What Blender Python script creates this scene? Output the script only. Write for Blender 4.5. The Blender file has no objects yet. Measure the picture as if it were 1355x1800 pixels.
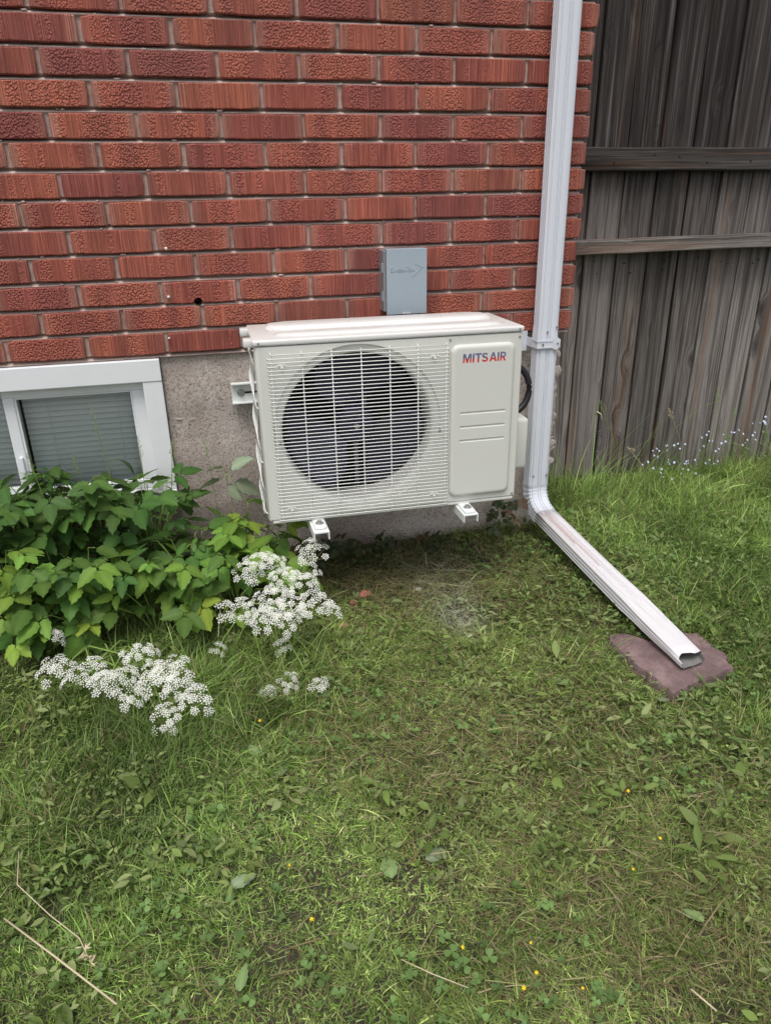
import bpy, bmesh, math, random
import numpy as np
from mathutils import Vector, Matrix, noise as mnoise

random.seed(7)
rng = np.random.default_rng(11)
R = math.radians
sc = bpy.context.scene

# ------------------------------------------------------------------ camera
RM = ((0.9691871, -0.2458685, -0.0150012), (-0.1121894, -0.3863818, -0.9154904), (0.2192941, 0.8889645, -0.4020601))
CAM = Vector((0.315765, -2.240912, 0.421706))
FPX = 1275.4
cd = bpy.data.cameras.new('camera')
cam = bpy.data.objects.new('camera', cd)
sc.collection.objects.link(cam)
cam.matrix_world = Matrix(((RM[0][0], -RM[1][0], -RM[2][0], CAM.x), (RM[0][1], -RM[1][1], -RM[2][1], CAM.y),
                           (RM[0][2], -RM[1][2], -RM[2][2], CAM.z), (0, 0, 0, 1)))
cd.sensor_fit = 'VERTICAL'; cd.sensor_height = 24; cd.lens = 24 * FPX / 1800
cd.clip_start = 0.05; cd.clip_end = 500
sc.camera = cam

# ------------------------------------------------------------------ sky, sun, exposure
SUN_EL, SUN_AZ = R(66), R(205)          # high veiled sun, behind and a little left of the camera
w = bpy.data.worlds.new('World'); sc.world = w; w.use_nodes = True
wn, wl = w.node_tree.nodes, w.node_tree.links
sky = wn.new('ShaderNodeTexSky'); sky.sky_type = 'NISHITA'; sky.sun_disc = False
sky.sun_elevation = SUN_EL; sky.sun_rotation = SUN_AZ; sky.air_density = 1.0; sky.dust_density = 3.0
hs = wn.new('ShaderNodeHueSaturation'); hs.inputs['Saturation'].default_value = 0.26
wl.new(sky.outputs[0], hs.inputs['Color']); wl.new(hs.outputs[0], wn['Background'].inputs['Color'])
wn['Background'].inputs['Strength'].default_value = 0.125
sd = bpy.data.lights.new('sun', 'SUN'); sd.energy = 1.5; sd.angle = R(28); sd.color = (1, 0.97, 0.92)
sun = bpy.data.objects.new('sun', sd); sc.collection.objects.link(sun)
sv = Vector((math.sin(SUN_AZ) * math.cos(SUN_EL), math.cos(SUN_AZ) * math.cos(SUN_EL), math.sin(SUN_EL)))
sun.rotation_euler = sv.to_track_quat('Z', 'Y').to_euler()
vs = sc.view_settings
vs.view_transform = 'Standard'; vs.look = 'None'; vs.gamma = 1; vs.use_curve_mapping = False
vs.exposure = 0.52

# ------------------------------------------------------------------ helpers
def link(o, parent=None, keep=True):
    sc.collection.objects.link(o)
    if parent:
        o.parent = parent
        if keep: o.matrix_parent_inverse = parent.matrix_basis.inverted()
    return o

def thing(name, label, cat, loc=(0, 0, 0), group=None, rot=None):
    o = bpy.data.objects.new(name, None)
    o.empty_display_size = 0.05
    sc.collection.objects.link(o)
    m = Matrix.Translation(loc)
    if rot is not None: m = m @ rot
    o.matrix_basis = m
    return tag(o, label, cat, group)

def tag(o, label=None, cat=None, group=None, kind=None):
    if label: o['label'] = label
    if cat: o['category'] = cat
    if group: o['group'] = group
    if kind: o['kind'] = kind
    return o

def sub(name, parent):
    o = bpy.data.objects.new(name, None); o.empty_display_size = 0.02
    return link(o, parent, False)

def done(name, bm, mat, parent=None, smooth=False, keep=True, angle=None, flat=False):
    me = bpy.data.meshes.new(name)
    bm.normal_update(); bm.to_mesh(me); bm.free()
    me.materials.append(mat)
    if smooth or angle:
        me.polygons.foreach_set('use_smooth', [True] * len(me.polygons))
        if angle: me.set_sharp_from_angle(angle=R(angle))
        if flat:
            for p in me.polygons:
                if abs(p.normal.y) > 0.9995: p.use_smooth = False
    o = bpy.data.objects.new(name, me)
    return link(o, parent, keep)

def box(bm, x0, x1, y0, y1, z0, z1, bev=0, seg=2):
    r = bmesh.ops.create_cube(bm, size=1, matrix=Matrix.Translation(((x0+x1)/2, (y0+y1)/2, (z0+z1)/2)) @ Matrix.Diagonal((x1-x0, y1-y0, z1-z0, 1)))
    if bev:
        es = list({e for v in r['verts'] for e in v.link_edges})
        bmesh.ops.bevel(bm, geom=es, offset=bev, segments=seg, profile=0.5, affect='EDGES')
    return r['verts']

def rings(bm, rs, closed=True, cap0=False, cap1=False):
    """skin a list of vertex-coordinate loops"""
    L = [[bm.verts.new(p) for p in r] for r in rs]
    n = len(L[0])
    for a, b in zip(L, L[1:]):
        for i in range(n if closed else n - 1):
            j = (i + 1) % n
            try: bm.faces.new((a[i], a[j], b[j], b[i]))
            except ValueError: pass
    if cap0: bm.faces.new(L[0][::-1])
    if cap1: bm.faces.new(L[-1])
    return L

def frame_of(d, up=Vector((0, 0, 1))):
    d = Vector(d).normalized()
    if abs(d.dot(up)) > 0.98: up = Vector((0, 1, 0))
    s = d.cross(up).normalized()
    return s, s.cross(d).normalized(), d

def tube(bm, pts, r, n=6, caps=True):
    pts = [Vector(p) for p in pts]
    rs = []
    for i, p in enumerate(pts):
        a = pts[max(i-1, 0)]; b = pts[min(i+1, len(pts)-1)]
        s, u, d = frame_of(b - a)
        rr = r[i] if isinstance(r, (list, tuple)) else r
        rs.append([p + (s*math.cos(k*2*math.pi/n) + u*math.sin(k*2*math.pi/n))*rr for k in range(n)])
    rings(bm, rs, True, caps, caps)

def rrect(x0, x1, z0, z1, r, n=5):
    P = []
    for cx, cz, a0 in ((x1-r, z1-r, 0), (x0+r, z1-r, 90), (x0+r, z0+r, 180), (x1-r, z0+r, 270)):
        for k in range(n+1):
            a = R(a0 + 90*k/n); P.append((cx + r*math.cos(a), cz + r*math.sin(a)))
    return P

def pix(x, y, z):
    """point of the photograph's view on the level z (used to set out plants on the lawn)"""
    d = Vector([RM[0][k]*(x-677.5)/FPX + RM[1][k]*(y-900)/FPX + RM[2][k] for k in range(3)])
    t = (z - CAM.z) / d.z
    return CAM + d*t

def gz(x, y):
    """height of the lawn"""
    z = -0.705 + 0.03*min(y, 0.0) - 0.10*max(0.0, min(y, 0.6))
    z += 0.018*mnoise.noise((x*1.3, y*1.3, 3.1)) + 0.007*mnoise.noise((x*6, y*6, 9.2))
    return z

def pixg(x, y):
    p = pix(x, y, -0.72)
    for _ in range(4): p = pix(x, y, gz(p.x, p.y))
    return p

# ------------------------------------------------------------------ materials
class NT:
    def __init__(s, name):
        s.m = bpy.data.materials.new(name); s.m.use_nodes = True
        s.t = s.m.node_tree; s.b = s.t.nodes['Principled BSDF']; s.out = s.t.nodes['Material Output']
    def n(s, typ, **kw):
        o = s.t.nodes.new('ShaderNode' + typ)
        for k, v in kw.items():
            if k.startswith('i_'):
                o.inputs[k[2:].replace('_', ' ')].default_value = v
            else: setattr(o, k, v)
        return o
    def l(s, a, b): s.t.links.new(a, b)
    def set(s, **kw):
        for k, v in kw.items(): s.b.inputs[k.replace('_', ' ')].default_value = v
    def math(s, op, a, b=0.0, c=None, clamp=False):
        o = s.n('Math', operation=op); o.use_clamp = clamp
        for i, v in enumerate((a, b, c)):
            if v is None: continue
            if isinstance(v, (int, float)): o.inputs[i].default_value = v
            else: s.l(v, o.inputs[i])
        return o.outputs[0]
    def ramp(s, fac, stops, interp='LINEAR'):
        o = s.n('ValToRGB'); o.color_ramp.interpolation = interp
        e = o.color_ramp.elements
        while len(e) < len(stops): e.new(0.5)
        for k, (p, c) in enumerate(stops):
            e[k].position = p; e[k].color = (*c, 1) if len(c) == 3 else c
        if fac is not None: s.l(fac, o.inputs[0])
        return o.outputs[0]
    def mix(s, fac, a, b, mode='MIX'):
        o = s.n('Mix', data_type='RGBA', blend_type=mode)
        for i, v in ((0, fac), (6, a), (7, b)):
            if isinstance(v, (int, float)): o.inputs[i].default_value = v
            elif isinstance(v, tuple): o.inputs[i].default_value = (*v, 1)
            else: s.l(v, o.inputs[i])
        return o.outputs[2]
    def coord(s, scale=(1, 1, 1), which='Object', offset=None):
        if which == 'World': src = s.n('NewGeometry').outputs['Position']
        else: src = s.n('TexCoord').outputs[which]
        if offset is not None:
            v = s.n('VectorMath', operation='ADD'); s.l(src, v.inputs[0]); s.l(offset, v.inputs[1]); src = v.outputs[0]
        mp = s.n('Mapping'); mp.inputs['Scale'].default_value = scale
        s.l(src, mp.inputs['Vector']); return mp.outputs[0]
    def noise(s, vec, scale=5, detail=4, rough=0.55, dist=0):
        o = s.n('TexNoise'); o.inputs['Scale'].default_value = scale; o.inputs['Detail'].default_value = detail
        o.inputs['Roughness'].default_value = rough; o.inputs['Distortion'].default_value = dist
        if vec is not None: s.l(vec, o.inputs['Vector'])
        return o.outputs['Fac']
    def bump(s, h, strength=0.5, dist=0.002, prev=None):
        o = s.n('Bump'); o.inputs['Strength'].default_value = strength; o.inputs['Distance'].default_value = dist
        s.l(h, o.inputs['Height'])
        if prev is not None: s.l(prev, o.inputs['Normal'])
        s.l(o.outputs[0], s.b.inputs['Normal']); return o.outputs[0]
    def color(s, c): s.l(c, s.b.inputs['Base Color'])

def paint(name, col, rough=0.4, spec=0.5, metal=0.0, dirt=0.0, dirtcol=(0.2, 0.17, 0.13), bump=0.0, bscale=300, dscale=9):
    t = NT(name); t.set(Roughness=rough, Metallic=metal); t.b.inputs['Specular IOR Level'].default_value = spec
    t.b.inputs['Base Color'].default_value = (*col, 1)
    v = t.coord(which='World')
    if dirt:
        f = t.noise(v, dscale, 6, 0.65)
        f = t.math('MULTIPLY', t.ramp(f, [(0.5, (0, 0, 0)), (0.72, (1, 1, 1))]), dirt)
        t.color(t.mix(f, col, dirtcol))
    rr = t.noise(v, 40, 3)
    t.l(t.math('ADD', t.math('MULTIPLY', rr, 0.16), rough - 0.08), t.b.inputs['Roughness'])
    if bump: t.bump(t.noise(v, bscale, 2), bump, 0.0006)
    return t.m

def m_brick():
    t = NT('brick'); t.set(Roughness=0.78); t.b.inputs['Specular IOR Level'].default_value = 0.35
    oi = t.n('ObjectInfo').outputs['Random']; gi = t.n('NewGeometry').outputs['Random Per Island']
    rnd = t.math('FRACT', t.math('ADD', oi, t.math('MULTIPLY', gi, 3.71)))
    rnd2 = t.math('FRACT', t.math('MULTIPLY', rnd, 17.3)); rnd3 = t.math('FRACT', t.math('MULTIPLY', rnd, 71.7))
    off = t.n('CombineXYZ'); t.l(t.math('MULTIPLY', rnd, 37.0), off.inputs[0]); t.l(t.math('MULTIPLY', rnd2, 11.0), off.inputs[2]); t.l(t.math('MULTIPLY', rnd, 5.0), off.inputs[1])
    uv = t.n('TexCoord').outputs['UV']; sp = t.n('SeparateXYZ'); t.l(uv, sp.inputs[0]); u = sp.outputs[0]
    ends = t.math('SMOOTHSTEP' if False else 'ABSOLUTE', t.math('SUBTRACT', u, 0.5))        # 0 middle .. 0.5 ends
    endm = t.ramp(ends, [(0.36, (1, 1, 1)), (0.47, (0, 0, 0))])
    P = t.coord((1, 1, 1), 'World', off.outputs[0])
    lines = t.noise(t.coord((310, 20, 3), 'World', off.outputs[0]), 1, 2, 0.7)
    band = t.noise(t.coord((26, 4, 0.6), 'World', off.outputs[0]), 1, 2, 0.5)
    band2 = t.noise(t.coord((11, 4, 2.5), 'World', off.outputs[0]), 1, 2, 0.5)
    vo = t.n('TexVoronoi', feature='F1'); vo.inputs['Scale'].default_value = 1; vo.inputs['Randomness'].default_value = 0.9
    t.l(t.coord((205, 60, 165), 'World', off.outputs[0]), vo.inputs['Vector'])
    cell = t.ramp(vo.outputs['Distance'], [(0.25, (1, 1, 1)), (0.75, (0, 0, 0))])
    rough_m = t.ramp(t.math('ADD', band, t.math('MULTIPLY', t.math('SUBTRACT', rnd3, 0.5), 0.3)), [(0.41, (0, 0, 0)), (0.53, (1, 1, 1))])
    rough_m = t.math('MULTIPLY', rough_m, endm)
    h = t.n('Mix', data_type='FLOAT'); t.l(rough_m, h.inputs[0]); lines_ = t.ramp(lines, [(0.36, (0, 0, 0)), (0.62, (1, 1, 1))]); t.l(lines_, h.inputs[2]); t.l(cell, h.inputs[3])
    base = t.ramp(rnd, [(0.0, (0.46, 0.128, 0.082)), (0.3, (0.43, 0.112, 0.078)), (0.55, (0.48, 0.138, 0.084)), (0.78, (0.39, 0.100, 0.074)), (0.92, (0.31, 0.086, 0.074)), (1.0, (0.43, 0.135, 0.080))])
    c = t.mix(t.math('MULTIPLY', t.ramp(band2, [(0.42, (0, 0, 0)), (0.62, (1, 1, 1))]), 0.55), base, (0.21, 0.055, 0.05))
    c = t.mix(t.math('MULTIPLY', t.math('SUBTRACT', 1.0, endm), t.math('MULTIPLY', rnd2, 0.75)), c, (0.47, 0.235, 0.18))
    c = t.mix(t.math('MULTIPLY', t.math('SUBTRACT', 1.0, h.outputs[0]), t.math('ADD', 0.44, t.math('MULTIPLY', rough_m, 0.22))), c, (0.09, 0.022, 0.020))
    c = t.mix(t.math('MULTIPLY', t.ramp(t.noise(P, 55, 5, 0.7), [(0.62, (0, 0, 0)), (0.8, (1, 1, 1))]), 0.35), c, (0.5, 0.33, 0.27))
    grime = t.noise(t.coord((2.2, 2.2, 3.0), 'World'), 1, 5, 0.6)
    c = t.mix(t.math('MULTIPLY', t.ramp(grime, [(0.45, (0, 0, 0)), (0.7, (1, 1, 1))]), 0.35), c, (0.17, 0.060, 0.055))
    hv = t.n('HueSaturation'); t.l(c, hv.inputs['Color']); hv.inputs['Value'].default_value = 1.14; hv.inputs['Hue'].default_value = 0.502; c = hv.outputs[0]
    t.color(c)
    t.bump(h.outputs[0], 1.0, 0.0030)
    return t.m

def m_mortar():
    t = NT('mortar'); t.set(Roughness=0.95)
    v = t.coord(which='World')
    n1 = t.noise(v, 14, 5, 0.6); n2 = t.noise(v, 420, 3, 0.7)
    c = t.ramp(n1, [(0.3, (0.43, 0.315, 0.275)), (0.55, (0.56, 0.435, 0.39)), (0.8, (0.41, 0.325, 0.29))])
    c = t.mix(t.math('MULTIPLY', n2, 0.4), c, (0.24, 0.19, 0.16)); t.color(c)
    t.bump(n2, 0.8, 0.002); return t.m

def m_concrete():
    t = NT('concrete'); t.set(Roughness=0.93)
    v = t.coord(which='World')
    big = t.noise(v, 3.2, 6, 0.65, 0.6); fine = t.noise(v, 150, 3, 0.8); mid = t.noise(v, 45, 5, 0.7)
    c = t.ramp(big, [(0.28, (0.34, 0.27, 0.235)), (0.46, (0.45, 0.385, 0.345)), (0.60, (0.55, 0.49, 0.45)), (0.78, (0.41, 0.34, 0.30))])
    c = t.mix(t.math('MULTIPLY', t.ramp(fine, [(0.36, (1, 1, 1)), (0.54, (0, 0, 0))]), 0.75), c, (0.15, 0.11, 0.095))
    pits = t.n('TexVoronoi'); t.l(t.coord((48, 48, 55), 'World'), pits.inputs['Vector']); pits.inputs['Scale'].default_value = 1
    pm = t.math('MULTIPLY', t.ramp(pits.outputs['Distance'], [(0.08, (1, 1, 1)), (0.2, (0, 0, 0))]), t.ramp(mid, [(0.55, (0, 0, 0)), (0.62, (1, 1, 1))]))
    c = t.mix(t.math('MULTIPLY', pm, 0.8), c, (0.09, 0.065, 0.055)); t.color(c)
    z = t.n('SeparateXYZ'); t.l(t.n('NewGeometry').outputs['Position'], z.inputs[0])
    hh = t.math('ADD', t.math('MULTIPLY', fine, 0.6), t.math('MULTIPLY', mid, 0.7)); hh = t.math('SUBTRACT', hh, t.math('MULTIPLY', pm, 1.2))
    t.bump(hh, 0.9, 0.004); return t.m

def m_wood(name, dark=0.0, rail=False):
    S = (lambda a, b, c: (c, b, a)) if rail else (lambda a, b, c: (a, b, c))
    t = NT(name); t.set(Roughness=0.88); t.b.inputs['Specular IOR Level'].default_value = 0.25
    rnd = t.n('ObjectInfo').outputs['Random']
    rnd2 = t.math('FRACT', t.math('MULTIPLY', rnd, 13.7))
    off = t.n('CombineXYZ'); t.l(t.math('MULTIPLY', rnd, 29.0), off.inputs[0]); t.l(t.math('MULTIPLY', rnd2, 17.0), off.inputs[2])
    vo = t.n('TexVoronoi'); vo.inputs['Scale'].default_value = 1; vo.inputs['Randomness'].default_value = 1
    t.l(t.coord(S(9.5, 1, 4.2), 'Object', off.outputs[0]), vo.inputs['Vector'])
    knot = t.ramp(vo.outputs['Distance'], [(0.05, (1, 1, 1)), (0.17, (0.0, 0.0, 0.0))])
    gate = t.n('SeparateColor'); t.l(vo.outputs['Color'], gate.inputs[0])
    gt = t.math('GREATER_THAN', gate.outputs[0], 0.45); knot = t.math('MULTIPLY', knot, gt)
    warp = t.math('MULTIPLY', t.ramp(vo.outputs['Distance'], [(0.0, (1, 1, 1)), (0.32, (0, 0, 0))]), gt)
    cv = t.coord(S(30, 30, 0.8), 'Object', off.outputs[0])
    ad = t.n('VectorMath', operation='ADD'); cm = t.n('CombineXYZ'); t.l(t.math('MULTIPLY', warp, 1.3), cm.inputs[2 if rail else 0]); t.l(cv, ad.inputs[0]); t.l(cm.outputs[0], ad.inputs[1])
    g1 = t.noise(ad.outputs[0], 1.0, 6, 0.7, 0.5)
    g2 = t.noise(t.coord(S(480, 60, 5), 'Object', off.outputs[0]), 1, 3, 0.65)
    g3 = t.noise(t.coord(S(6, 6, 1.1), 'Object', off.outputs[0]), 1, 4, 0.6)
    c = t.ramp(g1, [(0.33, (0.030, 0.022, 0.020)), (0.44, (0.15, 0.122, 0.108)), (0.52, (0.40, 0.355, 0.33)), (0.58, (0.20, 0.160, 0.142)), (0.66, (0.075, 0.058, 0.052)), (0.78, (0.34, 0.295, 0.27))])
    c = t.mix(t.math('MULTIPLY', t.ramp(g2, [(0.38, (1, 1, 1)), (0.55, (0, 0, 0))]), 0.55), c, (0.05, 0.038, 0.034))
    # boards darker on the upper part, paler lower down (ragged border)
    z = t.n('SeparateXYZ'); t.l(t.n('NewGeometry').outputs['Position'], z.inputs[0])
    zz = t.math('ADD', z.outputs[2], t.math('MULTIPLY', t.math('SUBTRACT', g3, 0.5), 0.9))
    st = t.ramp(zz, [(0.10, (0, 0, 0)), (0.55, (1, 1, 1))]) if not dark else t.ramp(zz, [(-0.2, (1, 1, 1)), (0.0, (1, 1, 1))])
    rust = t.math('MULTIPLY', t.ramp(g3, [(0.60, (0, 0, 0)), (0.72, (1, 1, 1))]), 0.5)
    c = t.mix(rust, c, (0.17, 0.085, 0.04))
    c = t.mix(t.math('MULTIPLY', t.ramp(rnd2, [(0.0, (0, 0, 0)), (1.0, (1, 1, 1))]), 0.30), c, (0.27, 0.25, 0.235))
    g4 = t.noise(t.coord(S(70, 20, 1.3), 'Object', off.outputs[0]), 1, 4, 0.6)
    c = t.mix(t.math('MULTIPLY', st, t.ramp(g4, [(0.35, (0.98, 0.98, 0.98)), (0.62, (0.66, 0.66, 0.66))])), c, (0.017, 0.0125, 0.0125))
    c = t.mix(t.math('MULTIPLY', t.ramp(g4, [(0.57, (0, 0, 0)), (0.68, (1, 1, 1))]), 0.40), c, (0.36, 0.325, 0.31))
    rnd3 = t.math('FRACT', t.math('MULTIPLY', rnd, 91.3))
    hv = t.n('HueSaturation'); t.l(c, hv.inputs['Color']); hv.inputs['Saturation'].default_value = 0.92
    t.l(t.math('ADD', 0.42, t.math('MULTIPLY', rnd3, 0.58)), hv.inputs['Value']); c = hv.outputs[0]
    streak = t.noise(t.coord(S(16, 6, 0.5), 'Object', off.outputs[0]), 1, 3, 0.6)
    c = t.mix(t.math('MULTIPLY', t.ramp(streak, [(0.58, (0, 0, 0)), (0.68, (1, 1, 1))]), 0.50), c, (0.045, 0.032, 0.030))
    c = t.mix(t.math('MULTIPLY', t.ramp(streak, [(0.36, (1, 1, 1)), (0.42, (0, 0, 0))]), 0.38), c, (0.20, 0.105, 0.055))
    c = t.mix(t.math('MULTIPLY', knot, 0.85), c, (0.035, 0.024, 0.02)); t.color(c)
    hh = t.math('ADD', t.math('MULTIPLY', g1, 0.7), t.math('MULTIPLY', g2, 0.5)); t.bump(hh, 0.8, 0.0025); return t.m

def m_leaf(name, trans=0.3, rough=0.45, vein=False, spec=0.4):
    """colour comes from a per-leaf attribute (the leaf's own green)"""
    t = NT(name); t.set(Roughness=rough); t.b.inputs['Specular IOR Level'].default_value = spec
    a = t.n('Attribute'); a.attribute_name = 'Col'
    oi = t.n('ObjectInfo'); rnd = oi.outputs['Random']
    v = t.coord(which='World')
    c = a.outputs['Color']
    hv = t.n('HueSaturation'); t.l(c, hv.inputs['Color'])
    t.l(t.math('ADD', 0.485, t.math('MULTIPLY', rnd, 0.03)), hv.inputs['Hue'])
    t.l(t.math('ADD', 0.78, t.math('MULTIPLY', t.math('ADD', t.math('MULTIPLY', rnd, 0.6), t.noise(v, 30, 2)), 0.30)), hv.inputs['Value'])
    c = hv.outputs[0]
    t.color(c)
    tr = t.n('BsdfTranslucent'); t.l(t.mix(0.35, c, (0.25, 0.4, 0.05)), tr.inputs['Color'])
    mx = t.n('MixShader'); mx.inputs[0].default_value = trans
    t.l(t.b.outputs[0], mx.inputs[1]); t.l(tr.outputs[0], mx.inputs[2]); t.l(mx.outputs[0], t.out.inputs['Surface'])
    return t.m

def m_soil():
    t = NT('soil'); t.set(Roughness=0.97)
    v = t.coord(which='World')
    c = t.ramp(t.noise(v, 14, 6, 0.7), [(0.3, (0.026, 0.022, 0.014)), (0.5, (0.052, 0.045, 0.026)), (0.75, (0.10, 0.085, 0.050))])
    g = t.ramp(t.noise(v, 3.0, 3, 0.6), [(0.42, (0, 0, 0)), (0.6, (1, 1, 1))])
    c = t.mix(t.math('MULTIPLY', g, 0.5), c, (0.040, 0.055, 0.018))
    t.color(c); t.bump(t.noise(v, 90, 5, 0.7), 1.0, 0.012); return t.m

def m_stone():
    t = NT('flagstone'); t.set(Roughness=0.85)
    v = t.coord(which='World')
    n = t.noise(v, 16, 6, 0.65); f = t.noise(v, 240, 4, 0.7)
    c = t.ramp(n, [(0.3, (0.125, 0.080, 0.082)), (0.5, (0.19, 0.122, 0.124)), (0.72, (0.30, 0.21, 0.205))])
    c = t.mix(t.math('MULTIPLY', t.ramp(f, [(0.6, (0, 0, 0)), (0.75, (1, 1, 1))]), 0.5), c, (0.42, 0.34, 0.31)); t.color(c)
    t.bump(t.math('ADD', n, t.math('MULTIPLY', f, 0.5)), 0.9, 0.008); return t.m

def m_glass():
    t = NT('window_glass')
    t.t.nodes.remove(t.b)
    tr = t.n('BsdfTransparent'); tr.inputs[0].default_value = (0.955, 0.975, 0.965, 1)
    gl = t.n('BsdfGlossy'); gl.inputs['Roughness'].default_value = 0.02
    fr = t.n('Fresnel'); fr.inputs[0].default_value = 1.5
    mx = t.n('MixShader'); t.l(fr.outputs[0], mx.inputs[0]); t.l(tr.outputs[0], mx.inputs[1]); t.l(gl.outputs[0], mx.inputs[2])
    t.l(mx.outputs[0], t.out.inputs['Surface']); return t.m

def m_logo():
    t = NT('logo_print'); t.set(Roughness=0.4)
    sp = t.n('SeparateXYZ'); t.l(t.n('TexCoord').outputs['Object'], sp.inputs[0])
    c = t.ramp(t.math('DIVIDE', sp.outputs[2], 0.0245), [(0.0, (0.62, 0.03, 0.025)), (0.36, (0.55, 0.04, 0.04)), (0.52, (0.10, 0.105, 0.22)), (1.0, (0.16, 0.165, 0.26))])
    t.color(c); return t.m

def m_petal():
    t = NT('white_petal'); t.set(Roughness=0.6); t.b.inputs['Base Color'].default_value = (0.93, 0.93, 0.88, 1); t.b.inputs['Specular IOR Level'].default_value = 0.2
    tr = t.n('BsdfTranslucent'); tr.inputs[0].default_value = (0.92, 0.92, 0.84, 1)
    mx = t.n('MixShader'); mx.inputs[0].default_value = 0.4
    t.l(t.b.outputs[0], mx.inputs[1]); t.l(tr.outputs[0], mx.inputs[2]); t.l(mx.outputs[0], t.out.inputs['Surface']); return t.m

M = dict(
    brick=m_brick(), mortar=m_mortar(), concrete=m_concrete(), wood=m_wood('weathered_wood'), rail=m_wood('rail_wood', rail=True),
    vinyl=paint('white_vinyl', (0.74, 0.75, 0.77), 0.35, dirt=0.10, dirtcol=(0.45, 0.44, 0.38)),
    cab=paint('cream_white_enamel', (0.605, 0.605, 0.565), 0.40, dirt=0.05, dirtcol=(0.5, 0.46, 0.38), bump=0.05),
    lid=paint('lid_enamel', (0.66, 0.65, 0.635), 0.30, dirt=0.06, dirtcol=(0.5, 0.42, 0.36)),
    wire=paint('wire_coating', (0.80, 0.80, 0.77), 0.35),
    dark=paint('black_plastic', (0.012, 0.012, 0.016), 0.4, spec=0.4),
    fan=paint('fan_plastic', (0.012, 0.012, 0.038), 0.36, spec=0.45),
    metal=paint('zinc', (0.52, 0.52, 0.52), 0.38, metal=0.9),
    coil=paint('coil_fins', (0.010, 0.010, 0.014), 0.6, spec=0.2),
    gutter=paint('gutter_white', (0.645, 0.67, 0.725), 0.34, dirt=0.05, dirtcol=(0.52, 0.49, 0.45), dscale=7),
    gutter2=paint('extension_white', (0.655, 0.635, 0.655), 0.40, dirt=0.12, dirtcol=(0.50, 0.44, 0.42), dscale=11),
    inside=paint('gutter_inside', (0.16, 0.15, 0.145), 0.6, dirt=0.5),
    bracket=paint('bracket_powder_coat', (0.72, 0.75, 0.73), 0.35, dirt=0.06),
    boxgrey=paint('box_grey_paint', (0.30, 0.355, 0.40), 0.36, dirt=0.04),
    galv=paint('galvanised', (0.33, 0.36, 0.38), 0.42, metal=0.6),
    pvc=paint('conduit_white', (0.62, 0.58, 0.56), 0.45),
    plug=paint('plug_white', (0.72, 0.72, 0.70), 0.6),
    slat=paint('blind_slat', (0.82, 0.84, 0.84), 0.5),
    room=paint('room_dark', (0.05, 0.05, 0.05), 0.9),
    rust=paint('red_crack', (0.55, 0.22, 0.18), 0.8),
    glass=m_glass(), leaf=m_leaf('leaf_green', 0.22, 0.55, spec=0.22), grass=m_leaf('grass_blade', 0.26, 0.5, spec=0.2),
    stem=paint('green_stem', (0.20, 0.30, 0.07), 0.5), straw=paint('dry_straw', (0.52, 0.45, 0.29), 0.7),
    petal=m_petal(), blue=paint('pale_blue_petal', (0.60, 0.66, 0.88), 0.6), yellow=paint('yellow_petal', (0.80, 0.52, 0.01), 0.6),
    soil=m_soil(), stone=m_stone(), logo=m_logo(),
    rubble=paint('brick_chip', (0.40, 0.15, 0.11), 0.9, dirt=0.5, dirtcol=(0.3, 0.25, 0.2), bump=0.8),
    shell=paint('pale_stone', (0.50, 0.44, 0.40), 0.9, dirt=0.4), deadleaf=paint('dead_leaf', (0.30, 0.17, 0.10), 0.8),
)

# ------------------------------------------------------------------ ground
def build_ground():
    xs = np.concatenate([[-60, -25, -10, -5, -3], np.arange(-2, 4.001, 0.05), [5, 7, 12, 25, 60]])
    ys = np.concatenate([[-60, -25, -10, -6, -4], np.arange(-3, 1.201, 0.05), [2, 4, 8, 20, 60]])
    V = [(x, y, gz(x, y)) for y in ys for x in xs]
    nx = len(xs)
    F = [(j*nx+i, j*nx+i+1, (j+1)*nx+i+1, (j+1)*nx+i) for j in range(len(ys)-1) for i in range(nx-1)]
    me = bpy.data.meshes.new('ground'); me.from_pydata(V, [], F); me.materials.append(M['soil'])
    me.polygons.foreach_set('use_smooth', [True]*len(F))
    o = bpy.data.objects.new('ground', me); link(o)
    tag(o, 'dark soil of the garden beneath the lawn', None, None, 'structure')
build_ground()

# ------------------------------------------------------------------ brick house
HC, PITCH, XC = 0.0705, 0.21738, 1.512       # course height, brick pitch, corner of the house
BH, JH, JV = 0.0592, 0.0113, 0.0085           # brick height, joints
house = thing('brick_house', 'red textured brick house wall on a grey concrete foundation', 'house', (0.6, 0.05, -0.72))

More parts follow.
